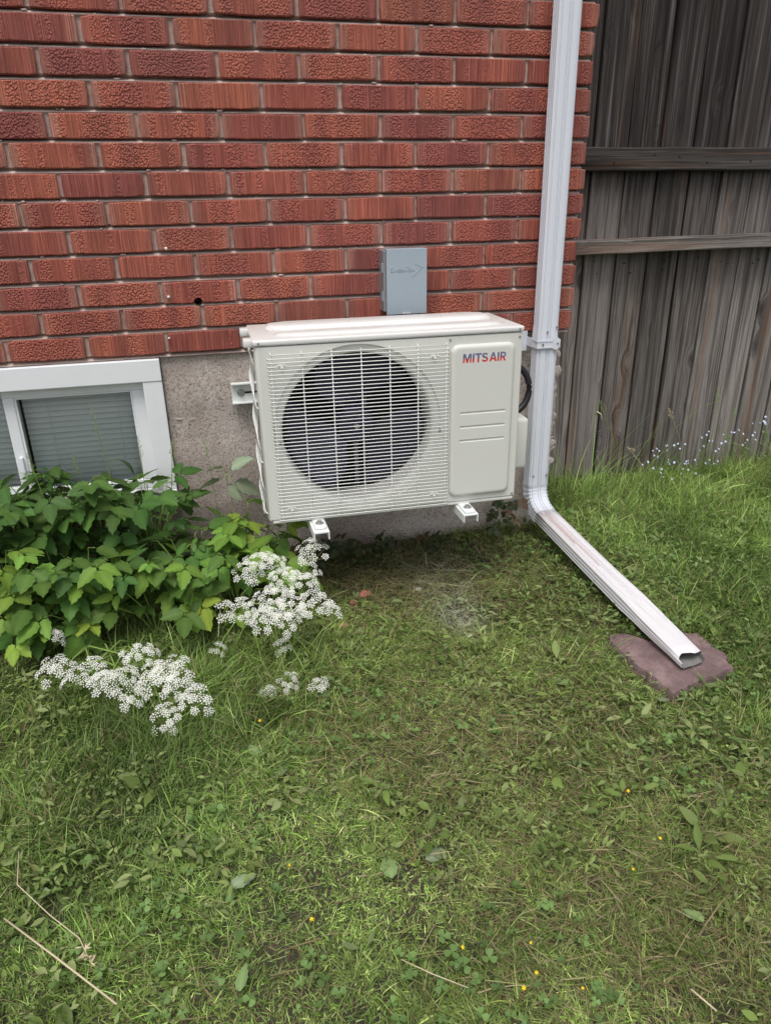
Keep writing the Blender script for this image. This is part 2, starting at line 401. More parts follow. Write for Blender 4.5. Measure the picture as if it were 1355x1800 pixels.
def brick_mesh(k):
    """unit brick, front at y=-.5 (depth .09 baked), uneven arrises; u runs along its length"""
    rr = random.Random(100+k)
    n = 9; dims = (0.2045, 0.09, BH)
    out = []
    def j(a): return rr.uniform(-a, a)
    for i in range(n): out.append((-0.5 + i/(n-1), -0.5))
    out.append((0.5, 0.0))
    for i in range(n): out.append((0.5 - i/(n-1), 0.5))
    out.append((-0.5, 0.0))
    front, edge = [], []
    corner = {0, n-1, n+1, 2*n}
    for i, (a, b) in enumerate(out):
        ja, jb = j(0.0012), j(0.0010)
        if i in corner:
            chip = rr.choice((0.0015, 0.002, 0.0035, 0.006)); x = a*dims[0] - math.copysign(chip*0.6, a); z = b*dims[2] - math.copysign(chip*0.5, b)
        else: x, z = a*dims[0] + ja*(abs(a) == 0.5), b*dims[2] + jb*(abs(b) == 0.5)
        edge.append((x, -0.0025, z))
        c = 0.0022 + abs(j(0.001))
        front.append((x - math.copysign(c, a) if abs(a) == 0.5 else x, -0.005 + j(0.0004), z - math.copysign(c, b) if abs(b) == 0.5 else z))
    bm = bmesh.new()
    back = [(x, 0.085, z) for x, y, z in edge]
    rings(bm, [back, edge, front], True, True, True)
    uvl = bm.loops.layers.uv.new('UVMap')
    for f in bm.faces:
        for lp in f.loops: lp[uvl].uv = (lp.vert.co.x/dims[0] + 0.5, lp.vert.co.z/dims[2] + 0.5)
    bmesh.ops.recalc_face_normals(bm, faces=bm.faces)
    return bm
BRM = []
for k in range(8):
    bm = brick_mesh(k); me = bpy.data.meshes.new('brick'); bm.to_mesh(me); bm.free(); me.materials.append(M['brick']); BRM.append(me)

HOLE = (0.303*1.057, 0.1415)                 # drilled hole
MEAS = {8: [0.0, 0.0, 0.0, 0, 0, 0, 0]}
def course_joints(c, xl):
    h = 0.0 if c % 2 == 0 else -0.5
    J = [(i + h)*PITCH + random.uniform(-0.003, 0.003) for i in range(-8, 7)]
    J = [x for x in J if x > xl and x < XC - 0.05]
    return J
def brick_at(x0, x1, c, dy=0.0):
    o = bpy.data.objects.new('brick', random.choice(BRM))
    L = x1 - x0 - JV + random.uniform(-0.0015, 0.0015)
    o.location = ((x0+x1)/2, 0.0, c*HC + BH/2 + random.uniform(-0.0012, 0.0012))
    o.location.y = random.uniform(-0.0015, 0.0015) + dy
    flip = -1 if random.random() < 0.5 else 1
    o.scale = (L/0.2045, 1, 1 + random.uniform(-0.02, 0.02))
    o.rotation_euler = (0, random.uniform(-0.004, 0.004), random.uniform(-0.003, 0.003))
    return o
far = bmesh.new(); uvf = far.loops.layers.uv.new('UVMap')
def add_far(o, extra=None):
    tmp = bmesh.new(); tmp.from_mesh(o.data)
    o_m = Matrix.LocRotScale(o.location, o.rotation_euler, o.scale)
    if extra is not None: o_m = extra @ o_m
    tmp.transform(o_m); me = bpy.data.meshes.new('t'); tmp.to_mesh(me); tmp.free(); far.from_mesh(me); bpy.data.meshes.remove(me)
hole_bricks = []
for c in range(0, 27):
    xl = -1.75
    J = [xl - 0.1] + course_joints(c, xl) + [XC + JV/2 + 0.0]
    J[-1] = XC + random.uniform(-0.004, 0.004) + JV
    for a, b in zip(J, J[1:]):
        if b - a < 0.06: continue
        seen = c <= 13 and b > -0.52
        o = brick_at(a, b, c)
        if seen:
            link(o, house)
            if a - 0.02 < HOLE[0] < b + 0.02 and abs((c+0.42)*HC - HOLE[1]) < 0.062: hole_bricks.append(o)
        else:
            add_far(o); bpy.data.objects.remove(o)
# the return of the wall round the corner
Mside = Matrix.Translation((XC, 0.0, 0)) @ Matrix.Rotation(R(90), 4, 'Z')
for c in range(0, 27):
    x = 0.105 + (0.0 if c % 2 else -0.10) + 0.01
    while x < 1.9:
        a = max(x, 0.1)
        if x + PITCH - a > 0.05:
            o = brick_at(a, x+PITCH, c); add_far(o, Mside @ Matrix.Translation((0, 0.004, 0))); bpy.data.objects.remove(o)
        x += PITCH
fo = done('upper_brickwork', far, M['brick'], house); fo['kind'] = 'stuff'
# mortar body
bm = bmesh.new()
# struck joints: each bed slopes from flush with the lower brick back under the upper one
stations = np.arange(-1.9, XC-0.004, 0.03)
rs = []
for x in list(stations) + [XC-0.006]:
    row = [(x, 0.30, -0.012)]
    for c in range(0, 27):
        n1 = 0.0022*mnoise.noise((x*16, c*3.3, 1.0)) + 0.001*mnoise.noise((x*70, c*3.3, 5.0)); n2 = 0.002*mnoise.noise((x*9, c*5.1, 2.0))
        z0 = c*HC
        if c == 0: row.append((x, 0.006, -0.0125))
        row += [(x, 0.0005 + n1, z0 - JH + 0.0012), (x, 0.0045 + n1, z0 - JH + 0.0045), (x, 0.0165 + n2, z0 - 0.0015), (x, 0.0060 + n2, z0 + 0.004), (x, 0.0060 + n1*0.6, z0 + BH - 0.004)]
    row += [(x, 0.006, 27*HC), (x, 0.30, 27*HC)]
    rs.append(row)
rings(bm, rs, True, True, True)
bmesh.ops.recalc_face_normals(bm, faces=bm.faces)
box(bm, XC-0.13, XC-0.010, 0.3005, 2.0, -0.012, 27*HC)
mort = done('mortar', bm, M['mortar'], house)
# drill hole through brick and mortar
cut = bmesh.new()
bmesh.ops.create_cone(cut, cap_ends=True, segments=20, radius1=0.0125, radius2=0.0125, depth=0.16, matrix=Matrix.Translation((HOLE[0], 0.05, HOLE[1])) @ Matrix.Rotation(R(90), 4, 'X'))
cme = bpy.data.meshes.new('c'); cut.to_mesh(cme); cut.free(); co = bpy.data.objects.new('c', cme); sc.collection.objects.link(co)
for o in hole_bricks + [mort]:
    md = o.modifiers.new('b', 'BOOLEAN'); md.operation = 'DIFFERENCE'; md.object = co; md.solver = 'EXACT'
    bpy.context.view_layer.update()
    nm = bpy.data.meshes.new_from_object(o.evaluated_get(bpy.context.evaluated_depsgraph_get()))
    o.modifiers.clear(); nm.name = o.name; o.data = nm
bpy.data.objects.remove(co)
# mortar blobs squeezed from the bed joints
bm = bmesh.new()
for _ in range(150):
    c = random.randint(0, 13); x = random.uniform(-0.5, 1.45)
    s = random.uniform(0.0015, 0.0045)
    bmesh.ops.create_icosphere(bm, subdivisions=1, radius=s, matrix=Matrix.Translation((x, -0.0005 + random.uniform(0, 0.006), c*HC - 0.008 + random.uniform(-0.003, 0.004))) @ Matrix.Diagonal((random.uniform(1, 3), 0.8, 0.9, 1)))
mb = done('mortar_crumbs', bm, M['mortar'], house, True); mb['kind'] = 'stuff'

# foundation
def build_foundation():
    bm = bmesh.new()
    def fy(x, z): return 0.014 + 0.0045*mnoise.noise((x*5, z*7, 1.0)) + 0.0025*mnoise.noise((x*30, z*30, 4.0)) - 0.002*(1 if (z % 0.19) < 0.095 else 0)
    nx, nz = 90, 60
    x0, x1, z0, z1 = 0.192, XC-0.030, -1.0, -0.0135
    P = []
    for j in range(nz+1):
        row = []
        for i in range(nx+1):
            x = x0 + (x1-x0)*i/nx; z = z0 + (z1-z0)*j/nz
            if i == nx: x += 0.016*mnoise.noise((0.5, z*9, 2)) + 0.010*mnoise.noise((0.2, z*45, 7))
            row.append((x, fy(x, z), z))
        # return round the corner
        xe, ye, z = row[-1]
        row = [(x0, 0.30, z)] + row + [(xe + 0.004, ye + 0.03, z), (xe, 0.3, z), (XC-0.03, 2.0, z)]
        P.append(row)
    rings(bm, P, False)
    # under and beyond the window
    box(bm, -1.9, 0.1915, 0.016, 0.30, -1.0, -0.478)
    box(bm, -1.9, -0.78, 0.016, 0.30, -0.478, -0.0135)
    bmesh.ops.recalc_face_normals(bm, faces=bm.faces)
    o = done('foundation', bm, M['concrete'], house, angle=40)
    o['label'] = 'rough grey poured concrete foundation below the bricks'
    # crumbling lumps at the corner
    bm = bmesh.new()
    for _ in range(26):
        z = random.uniform(-0.62, -0.03); s = random.uniform(0.006, 0.016)
        bmesh.ops.create_icosphere(bm, subdivisions=2, radius=s, matrix=Matrix.Translation((XC-0.03 + random.uniform(-0.012, 0.006), 0.02 + random.uniform(-0.004, 0.02), z)) @ Matrix.Rotation(random.uniform(0, 6), 4, 'Y') @ Matrix.Diagonal((random.uniform(.6, 1.2), 0.6, random.uniform(0.8, 2), 1)))
    for v in bm.verts: v.co += 0.003*Vector(mnoise.noise_vector(v.co*60))
    o = done('crumbled_corner', bm, M['concrete'], house); o['kind'] = 'stuff'
    # stones showing in the concrete
    for px, pz, s in ((0.318, -0.178, 0.006), (0.222, -0.208, 0.007), (0.262, -0.212, 0.005), (0.285, -0.17, 0.004), (0.245, -0.135, 0.005)):
        bm = bmesh.new()
        bmesh.ops.create_icosphere(bm, subdivisions=2, radius=s, matrix=Matrix.Translation((px, 0.016, pz)) @ Matrix.Diagonal((1.5, 0.45, 0.7, 1)))
        for v in bm.verts: v.co += 0.45*s*Vector(mnoise.noise_vector(v.co*160))
        done('pebble', bm, M['concrete'], house)
build_foundation()

# window of the basement
def build_window():
    wi = sub('window', house); wi.matrix_parent_inverse = house.matrix_basis.inverted()
    wi['label'] = 'white vinyl basement window low in the wall'
    zb = -0.474
    X0, X1, ZT = -0.76, 0.1895, -0.0135
    # outer casing: four boards butted together
    for nm, b in (('frame', (X0, X1, -0.012, 0.10, ZT-0.066, ZT)), ('frame', (0.1330, X1, -0.0095, 0.10, zb+0.05, ZT-0.0662)),
                  ('frame', (X0, X0+0.056, -0.0095, 0.10, zb+0.05, ZT-0.0662)), ('window_sill', (X0, X1, -0.022, 0.10, zb, zb+0.0498))):
        bm = bmesh.new(); box(bm, *b, bev=0.003); done(nm, bm, M['vinyl'], wi)
    # sliding sashes
    def sash(x0, x1, y, wl, wr):
        t, bt = 0.026, 0.03
        zt, zz = ZT-0.0675, zb+0.0505
        s = sub('sash', wi)
        for b in ((x0, x1, y, y+0.03, zt-t, zt), (x0, x1, y, y+0.03, zz, zz+bt), (x0, x0+wl, y+0.0006, y+0.0296, zz+bt+0.0002, zt-t-0.0002), (x1-wr, x1, y+0.0006, y+0.0296, zz+bt+0.0002, zt-t-0.0002)):
            bm = bmesh.new(); box(bm, *b, bev=0.0025); done('sash_rail', bm, M['vinyl'], s)
        # glazing bead
        bm = bmesh.new()
        for b in ((x0+wl, x1-wr, y+0.004, y+0.014, zt-t-0.006, zt-t-0.0004), (x0+wl, x0+wl+0.006, y+0.004, y+0.014, zz+bt, zt-t-0.0062), (x1-wr-0.006, x1-wr, y+0.004, y+0.014, zz+bt, zt-t-0.0062)): box(bm, *b, bev=0.0012)
        done('glazing_bead', bm, M['vinyl'], s)
        bm = bmesh.new(); box(bm, x0+wl-0.002, x1-wr+0.002, y+0.0155, y+0.019, zz+bt-0.002, zt-t+0.002); done('pane', bm, M['glass'], s)
    sash(-0.262, 0.1325, 0.022, 0.030, 0.036)
    sash(X0+0.057, -0.232, 0.056, 0.036, 0.034)
    # a latch on the meeting stile
    bm = bmesh.new(); box(bm, -0.250, -0.240, 0.012, 0.0225, -0.335, -0.285, bev=0.002); done('latch', bm, M['vinyl'], wi)
    # the dim room behind
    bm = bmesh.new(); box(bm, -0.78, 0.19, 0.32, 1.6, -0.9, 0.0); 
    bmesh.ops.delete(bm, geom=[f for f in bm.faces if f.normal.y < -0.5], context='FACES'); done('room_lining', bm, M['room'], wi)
    bm = bmesh.new()
    for b in ((-0.78, -0.762, 0.101, 0.32, -0.48, -0.013), (0.1895, 0.1915, 0.101, 0.32, -0.48, -0.013), (-0.78, 0.19, 0.101, 0.32, -0.4785, -0.476)): box(bm, *b)
    done('reveal', bm, M['vinyl'], wi)
build_window()
def blind(x0, x1, label):
    t = thing('window_blind', label, 'blind', ((x0+x1)/2, 0.115, -0.10), 'slatted blinds behind the basement window')
    me = None
    bm = bmesh.new(); box(bm, x0-0.004, x1+0.004, 0.089, 0.099, -0.099, -0.082, bev=0.003); done('head_rail', bm, M['slat'], t)
    z = -0.108; k = 0
    while z > -0.455:
        bm = bmesh.new()
        prof = [(-0.0105, 0.0012), (-0.0055, 0.0026), (0, 0.003), (0.0055, 0.0026), (0.0105, 0.0012)]
        a = R(58 + random.uniform(-3, 3))
        rs = []
        for x in (x0, x1):
            rs.append([(x, 0.092 + p*math.cos(a) - q*math.sin(a), z + p*math.sin(a)*1 + q*math.cos(a) + random.uniform(-0.0006, 0.0006)) for p, q in prof])
        rings(bm, rs, False)
        o = done('slat', bm, M['slat'], t, True)
        z -= 0.0172
    for x in (x0+0.07, x1-0.07):
        bm = bmesh.new(); tube(bm, [(x, 0.080, -0.09), (x, 0.080, -0.455)], 0.0007, 4); done('ladder_cord', bm, M['slat'], t)
blind(-0.226, 0.112, 'white horizontal slat blind behind the larger window pane')
blind(-0.69, -0.262, 'white slat blind behind the pane cut off by the picture edge')

# wall plugs left in the joints
for x, z, s in ((0.244*1.057-0.008, 0.288, 1.0), (0.2395, 0.1585, 1.0), (0.226, 0.043, 0.8)):
    bm = bmesh.new(); bmesh.ops.create_cone(bm, cap_ends=True, segments=10, radius1=0.0042*s, radius2=0.0036*s, depth=0.030, matrix=Matrix.Translation((x, -0.004, z)) @ Matrix.Rotation(R(78), 4, 'X'))
    done('wall_plug', bm, M['plug'], house, True)
for x, z in ((1.304, 0.358), (1.300, 0.228), (1.3035, 0.128)):
    bm = bmesh.new(); bmesh.ops.create_icosphere(bm, subdivisions=2, radius=0.007, matrix=Matrix.Translation((x, 0.003, z)) @ Matrix.Diagonal((0.8, 0.7, 1.5, 1)))
    for v in bm.verts: v.co += 0.003*Vector(mnoise.noise_vector(v.co*120))
    done('mortar_patch', bm, M['shell'], house, True)

# ------------------------------------------------------------------ fence
def build_fence():
    t = thing('wooden_fence', 'tall weathered grey board fence with two rails beside the brick house', 'fence', (2.2, 0.4, -0.72))
    Y = 0.40
    edges = [1.757 + 0.1378*(k-3) for k in range(0, 20)]
    for k in range(len(edges)-1):
        x0, x1 = edges[k], edges[k+1]
        g = random.uniform(0.007, 0.012); dy = random.uniform(-0.003, 0.004); lean = random.uniform(-0.0035, 0.0035)
        cx = (x0+x1)/2; hw = (x1-x0)/2 - g/2
        bm = bmesh.new()
        rs = []
        nz = 14
        for i in range(nz+1):
            z = -0.80 + 2.75*i/nz
            a = hw + 0.0016*mnoise.noise((k*3.1, z*4, 1)); b = hw + 0.0016*mnoise.noise((k*5.7, z*4, 8)); cxx = lean*(z)
            cup = 0.0015
            rs.append([(cxx-a, dy+0.002, z), (cxx-a+0.002, dy-0.0005, z), (cxx, dy-0.0005+cup, z), (cxx+b-0.002, dy-0.0005, z), (cxx+b, dy+0.002, z), (cxx+b, dy+0.017, z), (cxx-a, dy+0.017, z)])
        rings(bm, rs, True, True, True)
        bmesh.ops.recalc_face_normals(bm, faces=bm.faces)
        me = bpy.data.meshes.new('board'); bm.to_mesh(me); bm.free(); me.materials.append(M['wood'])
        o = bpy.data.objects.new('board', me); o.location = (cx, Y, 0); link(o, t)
        # narrower board, added behind the gap to block the light so it reads dark
        bm = bmesh.new(); box(bm, -0.035, 0.035, 0.026, 0.042, -0.80, 1.93, bev=0.002, seg=1)
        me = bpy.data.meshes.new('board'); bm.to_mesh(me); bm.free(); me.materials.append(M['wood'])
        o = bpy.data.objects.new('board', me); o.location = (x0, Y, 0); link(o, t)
    def rail(x0, x1, za, zb, h, d, nm, top_out=0.0):
        bm = bmesh.new(); rs = []
        n = 30
        for i in range(n+1):
            f = i/n; x = x0 + (x1-x0)*f; z = za + (zb-za)*f + 0.002*mnoise.noise((x*5, 3, 1)); y0 = Y - d - 0.004 + 0.0015*mnoise.noise((x*7, 1, 2))
            e = 0.004 + 0.0025*mnoise.noise((x*14, 9, 2))
            rs.append([(x, y0, z+e), (x, y0, z+h-e), (x, y0+e, z+h), (x, Y-0.0045, z+h+0.001), (x, Y-0.0045, z), (x, y0+e, z)])
        rings(bm, rs, True, True, True); bmesh.ops.recalc_face_normals(bm, faces=bm.faces)
        o = done(nm, bm, M['rail'], t); return o
    r1 = rail(1.40, 3.95, 0.4835, 0.4760, 0.078, 0.038, 'rail'); r1['label'] = 'upper dark rail of the fence'
    r2 = rail(1.40, 3.95, 0.200, 0.214, 0.048, 0.075, 'rail'); r2['label'] = 'lower pale rail of the fence'
    # nails
    for k in range(2, 12):
        for z, yy in ((0.524, Y-0.043), (0.16, Y-0.001), (0.135, Y-0.001)):
            x = 1.757 + 0.1378*(k-3) + 0.03 + random.uniform(0, 0.07)
            bm = bmesh.new(); bmesh.ops.create_cone(bm, cap_ends=True, segments=7, radius1=0.0035, radius2=0.003, depth=0.003, matrix=Matrix.Translation((x, yy, z + random.uniform(-0.015, 0.015))) @ Matrix.Rotation(R(90), 4, 'X'))
            done('nail_head', bm, M['dark'], t)
    # torn splinter at a knot
    bm = bmesh.new(); tube(bm, [(1.88, 0.397, -0.425), (1.895, 0.385, -0.435), (1.90, 0.38, -0.46)], [0.004, 0.003, 0.0008], 5); done('splinter', bm, M['straw'], t)
build_fence()

# ------------------------------------------------------------------ air conditioner
AW, AH, AD = 0.720, 0.484, 0.270
AROT = Matrix.Rotation(math.sqrt(.0122**2+.0217**2), 4, Vector((-.0122, -.0003, -.0217)))
AMAT = Matrix.Translation((.4403, -.3954, -.41)) @ AROT
def build_ac():
    t = thing('air_conditioner', 'white outdoor air conditioner with wire fan grille mounted on the wall', 'air conditioner', (.4403, -.3954, -.41), rot=AROT)
    P = lambda nm, bm, m, par=t, **k: done(nm, bm, m, par, keep=False, **k)
    cx, cz, r0 = 0.261, 0.249, 0.229
    N = 72
    # front panel with a round opening, edges rolled back
    bm = bmesh.new()
    out = rrect(0.010, AW-0.004, 0.012, AH-0.004, 0.003, 2)
    vo = [bm.verts.new((x, 0, z)) for x, z in out]
    vi = [bm.verts.new((cx + r0*math.cos(2*math.pi*k/N), 0, cz + r0*math.sin(2*math.pi*k/N))) for k in range(N)]
    es = [bm.edges.new((L[i], L[(i+1) % len(L)])) for L in (vo, vi) for i in range(len(L))]
    bmesh.ops.triangle_fill(bm, use_beauty=True, edges=es)
    # rolled border
    loops = [[v.co.copy() for v in vo]]
    def grow(dx0, dx1, dz0, dz1, y):
        return [(x + (-dx0 if x < AW/2 else dx1), y, z + (-dz0 if z < AH/2 else dz1)) for x, z in out]
    L1 = [bm.verts.new(p) for p in grow(0.006, 0.003, 0.004, 0.003, 0.003)]
    L2 = [bm.verts.new(p) for p in grow(0.010, 0.004, 0.0045, 0.004, 0.012)]
    L3 = [bm.verts.new(p) for p in grow(0.010, 0.004, 0.0045, 0.004, 0.022)]
    for A, B in ((vo, L1), (L1, L2), (L2, L3)):
        for i in range(len(A)):
            j = (i+1) % len(A); bm.faces.new((A[i], A[j], B[j], B[i]))
    bmesh.ops.recalc_face_normals(bm, faces=bm.faces)
    if sum(f.normal.y*f.calc_area() for f in bm.faces) > 0: bmesh.ops.reverse_faces(bm, faces=bm.faces)
    P('front_panel', bm, M['cab'], angle=35, flat=True)
    # bottom lip of the front
    bm = bmesh.new(); box(bm, 0.012, AW-0.006, 0.001, 0.02, -0.001, 0.0072, bev=0.002); P('base_lip', bm, M['cab'])
    # shroud around the fan
    bm = bmesh.new()
    prof = [(r0+0.0005, 0.0005), (r0-0.0015, 0.006), (0.2145, 0.007), (0.208, 0.010), (0.2045, 0.018), (0.203, 0.035), (0.203, 0.10)]
    rings(bm, [[(cx + r*math.cos(2*math.pi*k/N), y, cz + r*math.sin(2*math.pi*k/N)) for k in range(N)] for r, y in prof])
    P('fan_shroud', bm, M['cab'], angle=50)
    # cabinet: back, right side, bottom; the left side is the coil guard
    bm = bmesh.new()
    box(bm, AW-0.004, AW, 0.0225, AD, 0.008, AH-0.001); box(bm, 0.03, AW-0.0045, AD-0.004, AD-0.001, 0.008, AH-0.001)
    box(bm, 0.004, AW-0.001, 0.0215, AD, 0.001, 0.0075); box(bm, 0.505, 0.509, 0.03, AD-0.005, 0.0085, AH-0.002)
    box(bm, 0.001, 0.004, 0.0225, 0.046, 0.008, AH-0.001); box(bm, 0.001, 0.004, AD-0.02, AD, 0.008, AH-0.001)
    P('cabinet', bm, M['cab'])
    # inside: black lining and coil with vertical fins
    bm = bmesh.new()
    box(bm, 0.030, 0.500, AD-0.040, AD-0.006, 0.010, AH-0.004); box(bm, 0.022, 0.046, 0.048, AD-0.010, 0.010, AH-0.004)
    P('coil', bm, M['coil'])
    bm = bmesh.new(); box(bm, 0.05, 0.504, 0.024, AD-0.05, AH-0.0045, AH-0.0025); box(bm, 0.05, 0.504, 0.024, AD-0.05, 0.0085, 0.010); box(bm, 0.5015, 0.5045, 0.03, AD-0.05, 0.012, AH-0.006); P('inner_lining', bm, M['dark'])
    # motor bracket: pair of vertical struts, motor
    bm = bmesh.new()
    for x in (0.272, 0.300): box(bm, x, x+0.012, 0.150, 0.158, 0.012, AH-0.006, bev=0.001)
    P('motor_strut', bm, M['galv'])
    bm = bmesh.new(); bmesh.ops.create_cone(bm, cap_ends=True, segments=28, radius1=0.052, radius2=0.052, depth=0.06, matrix=Matrix.Translation((cx, 0.135, cz)) @ Matrix.Rotation(R(90), 4, 'X')); P('fan_motor', bm, M['dark'], angle=40)
    # fan: hub, nut, three broad swept blades
    fan = sub('fan', t)
    bm = bmesh.new()
    rings(bm, [[(cx + r*math.cos(2*math.pi*k/32), y, cz + r*math.sin(2*math.pi*k/32)) for k in range(32)] for r, y in ((0.004, 0.040), (0.030, 0.040), (0.047, 0.044), (0.052, 0.052), (0.053, 0.10))], True, True, False)
    bmesh.ops.recalc_face_normals(bm, faces=bm.faces); P('hub', bm, M['fan'], fan, angle=40)
    bm = bmesh.new(); bmesh.ops.create_cone(bm, cap_ends=True, segments=6, radius1=0.0075, radius2=0.0075, depth=0.012, matrix=Matrix.Translation((cx, 0.036, cz)) @ Matrix.Rotation(R(90), 4, 'X')); P('nut', bm, M['metal'], fan)
    for b in range(3):
        bm = bmesh.new(); rs = []
        a0 = R(-25 + 120*b)
        for i in range(11):
            f = i/10; r = 0.048 + f*0.148
            half = R(26 + 24*math.sin(f*math.pi*0.62)); sweep = R(-16*f*f)
            row = []
            for q in range(13):
                g = q/12*2 - 1
                ang = a0 + sweep + g*half*(1 - 0.12*f*f)
                y = 0.078 - 0.026*g*(0.75 + 0.35*f) + 0.006*math.cos(g*2.2) - 0.008*f
                row.append((cx + r*math.cos(ang), y, cz + r*math.sin(ang)))
            rs.append(row)
        rings(bm, rs, False); o = P('blade', bm, M['fan'], fan, smooth=True)
        sm = o.modifiers.new('s', 'SOLIDIFY'); sm.thickness = 0.0025
    # front wire grille
    g = sub('fan_grille', t); g['label'] = 'square white wire guard over the fan'
    vx = [0.0395, 0.118, 0.1945, 0.271, 0.347, 0.423, 0.5015]
    bm = bmesh.new()
    y0, y1, rw = -0.0125, -0.0097, 0.00122
    for x in vx:
        bm = bmesh.new()
        tube(bm, [(x, 0.001, 0.4665), (x, -0.007, 0.4662), (x, y1, 0.464), (x, y1, 0.012), (x, -0.006, 0.0095), (x, 0.001, 0.009)], 0.0015, 6); P('upright_wire', bm, M['wire'], g, smooth=True)
    me = None
    for k in range(46):
        z = 0.0125 + k*0.01003
        bm = bmesh.new()
        pts = [(0.0305, 0.0005, 0), (0.0310, -0.008, 0), (0.034, y0, 0), (0.506, y0, 0), (0.509, -0.008, 0), (0.5095, 0.0005, 0)]
        if k == 45: pts = [(0.0385, y0, 0), (0.5025, y0, 0)]
        if k in (3, 42):
            mid = []
            for xc in (0.0655, 0.4695):
                for dx, dz in ((-0.0145, 0), (-0.0095, 0.003), (-0.006, 0.0055), (-0.004, 0.0), (0.0, -0.005), (0.004, 0.0), (0.006, 0.0055), (0.0095, 0.003), (0.0145, 0)):
                    mid.append((xc+dx, y0 + (0.004 if abs(dx) < 0.005 else 0), dz))
            pts = pts[:3] + mid + pts[3:]
        tube(bm, pts, rw, 5)
        o = P('cross_wire', bm, M['wire'], g, smooth=True); o.location.z = z
    for x, z in ((0.0655, 0.432), (0.4695, 0.432), (0.0655, 0.0405), (0.4695, 0.0405)):
        bm = bmesh.new(); bmesh.ops.create_cone(bm, cap_ends=True, segments=12, radius1=0.0048, radius2=0.0042, depth=0.012, matrix=Matrix.Translation((x, -0.005, z+0.0005)) @ Matrix.Rotation(R(90), 4, 'X')); P('screw', bm, M['wire'], g, angle=40)
    for x in (0.0487, 0.4876):
        bm = bmesh.new(); box(bm, x-0.0032, x+0.0032, -0.0012, 0.001, 0.2257, 0.2318); P('drain_slot', bm, M['dark'])
    # service panel: raised rounded plate
    sp = sub('service_panel', t)
    bm = bmesh.new()
    x0, x1, z0, z1 = 0.516, 0.696, 0.027, 0.460
    LR = rings(bm, [[(x, y, z) for x, z in rrect(x0+d, x1-d, z0+d, z1-d, 0.020-d*0.5, 8)] for d, y in ((0, -0.0002), (0.0, -0.003), (0.0015, -0.0055), (0.0045, -0.0085), (0.0085, -0.0098), (0.0125, -0.0100))], True, False, False)
    edge_loops = [LR[-1]]; slots = []
    for z in (0.2735, 0.2338, 0.1942):
        slots.append([[bm.verts.new((x, y, zz)) for x, zz in rrect(0.541+d, 0.675-d, z-0.0040+d*0.9, z+0.0040-d*0.9, 0.0038-d*0.85, 4)] for d, y in ((0, -0.0100), (0.0008, -0.0093), (0.0022, -0.0072), (0.0034, -0.0068))])
    es = []
    for L_ in edge_loops + [q[0] for q in slots]:
        for i in range(len(L_)):
            va, vb = L_[i], L_[(i+1) % len(L_)]
            es.append(bm.edges.get((va, vb)) or bm.edges.new((va, vb)))
    bmesh.ops.triangle_fill(bm, use_beauty=True, edges=es)
    for q in slots:
        for A_, B_ in zip(q, q[1:]):
            for i in range(len(A_)):
                j = (i+1) % len(A_); bm.faces.new((A_[i], A_[j], B_[j], B_[i]))
        bm.faces.new(q[-1])
    bmesh.ops.recalc_face_normals(bm, faces=bm.faces); P('panel_plate', bm, M['cab'], sp, angle=50, flat=True)
    bm = bmesh.new()
    H_, w_ = 0.0240, 0.0050
    def poly(P_, y): bm.faces.new([bm.verts.new((x, y, z)) for x, z in P_])
    def ribbon(pts, y, wd=w_):
        n_ = len(pts); Lf, Rt = [], []
        for i in range(n_):
            a_ = Vector(pts[max(i-1, 0)]); b_ = Vector(pts[min(i+1, n_-1)]); d_ = (b_-a_).normalized(); nn = Vector((-d_.y, d_.x))*wd/2
            Lf.append(Vector(pts[i]) + nn); Rt.append(Vector(pts[i]) - nn)
        vl = [bm.verts.new((p.x, y, p.y)) for p in Lf]; vr = [bm.verts.new((p.x, y, p.y)) for p in Rt]
        for i in range(n_-1): bm.faces.new((vl[i], vl[i+1], vr[i+1], vr[i]))
    def arc(cx_, cz_, rx, rz, a0, a1, n_=9): return [(cx_ + rx*math.cos(R(a0 + (a1-a0)*i/n_)), cz_ + rz*math.sin(R(a0 + (a1-a0)*i/n_))) for i in range(n_+1)]
    poly([(0, 0), (0, H_), (0.0066, H_), (0.0118, 0.009), (0.0170, H_), (0.0236, H_), (0.0236, 0), (0.0192, 0), (0.0192, 0.0165), (0.0137, 0), (0.0099, 0), (0.0044, 0.0165), (0.0044, 0)], 0)
    poly([(0.0268, 0), (0.0268, H_), (0.0318, H_), (0.0318, 0)], 0)
    poly([(0.0338, H_), (0.0522, H_), (0.0522, H_-0.0048), (0.0455, H_-0.0048), (0.0455, 0), (0.0405, 0), (0.0405, H_-0.0048), (0.0338, H_-0.0048)], 0)
    ribbon(arc(0.0617, 0.0172, 0.0063, 0.0046, 15, 260, 12) + arc(0.0617, 0.0070, 0.0068, 0.0050, 85, -165, 12), 0, 0.0046)
    x = 0.0745
    poly([(x, 0), (x+0.0078, H_), (x+0.0132, H_), (x+0.0105, 0.0185), (x+0.0052, 0)], 0); poly([(x+0.0132, H_), (x+0.0210, 0), (x+0.0158, 0), (x+0.0105, 0.0185)], 0); poly([(x+0.0066, 0.0048), (x+0.0076, 0.0088), (x+0.0134, 0.0088), (x+0.0144, 0.0048)], -0.00004)
    poly([(0.0972, 0), (0.0972, H_), (0.1020, H_), (0.1020, 0)], 0)
    x = 0.1050; poly([(x, 0), (x, H_), (x+0.0046, H_), (x+0.0046, 0)], 0)
    ribbon([(x+0.0046, H_-0.0022), (x+0.0095, H_-0.0022)] + arc(x+0.0098, 0.0164, 0.0044, 0.0054, 85, -85, 8) + [(x+0.0046, 0.0110)], -0.00004, 0.0043)
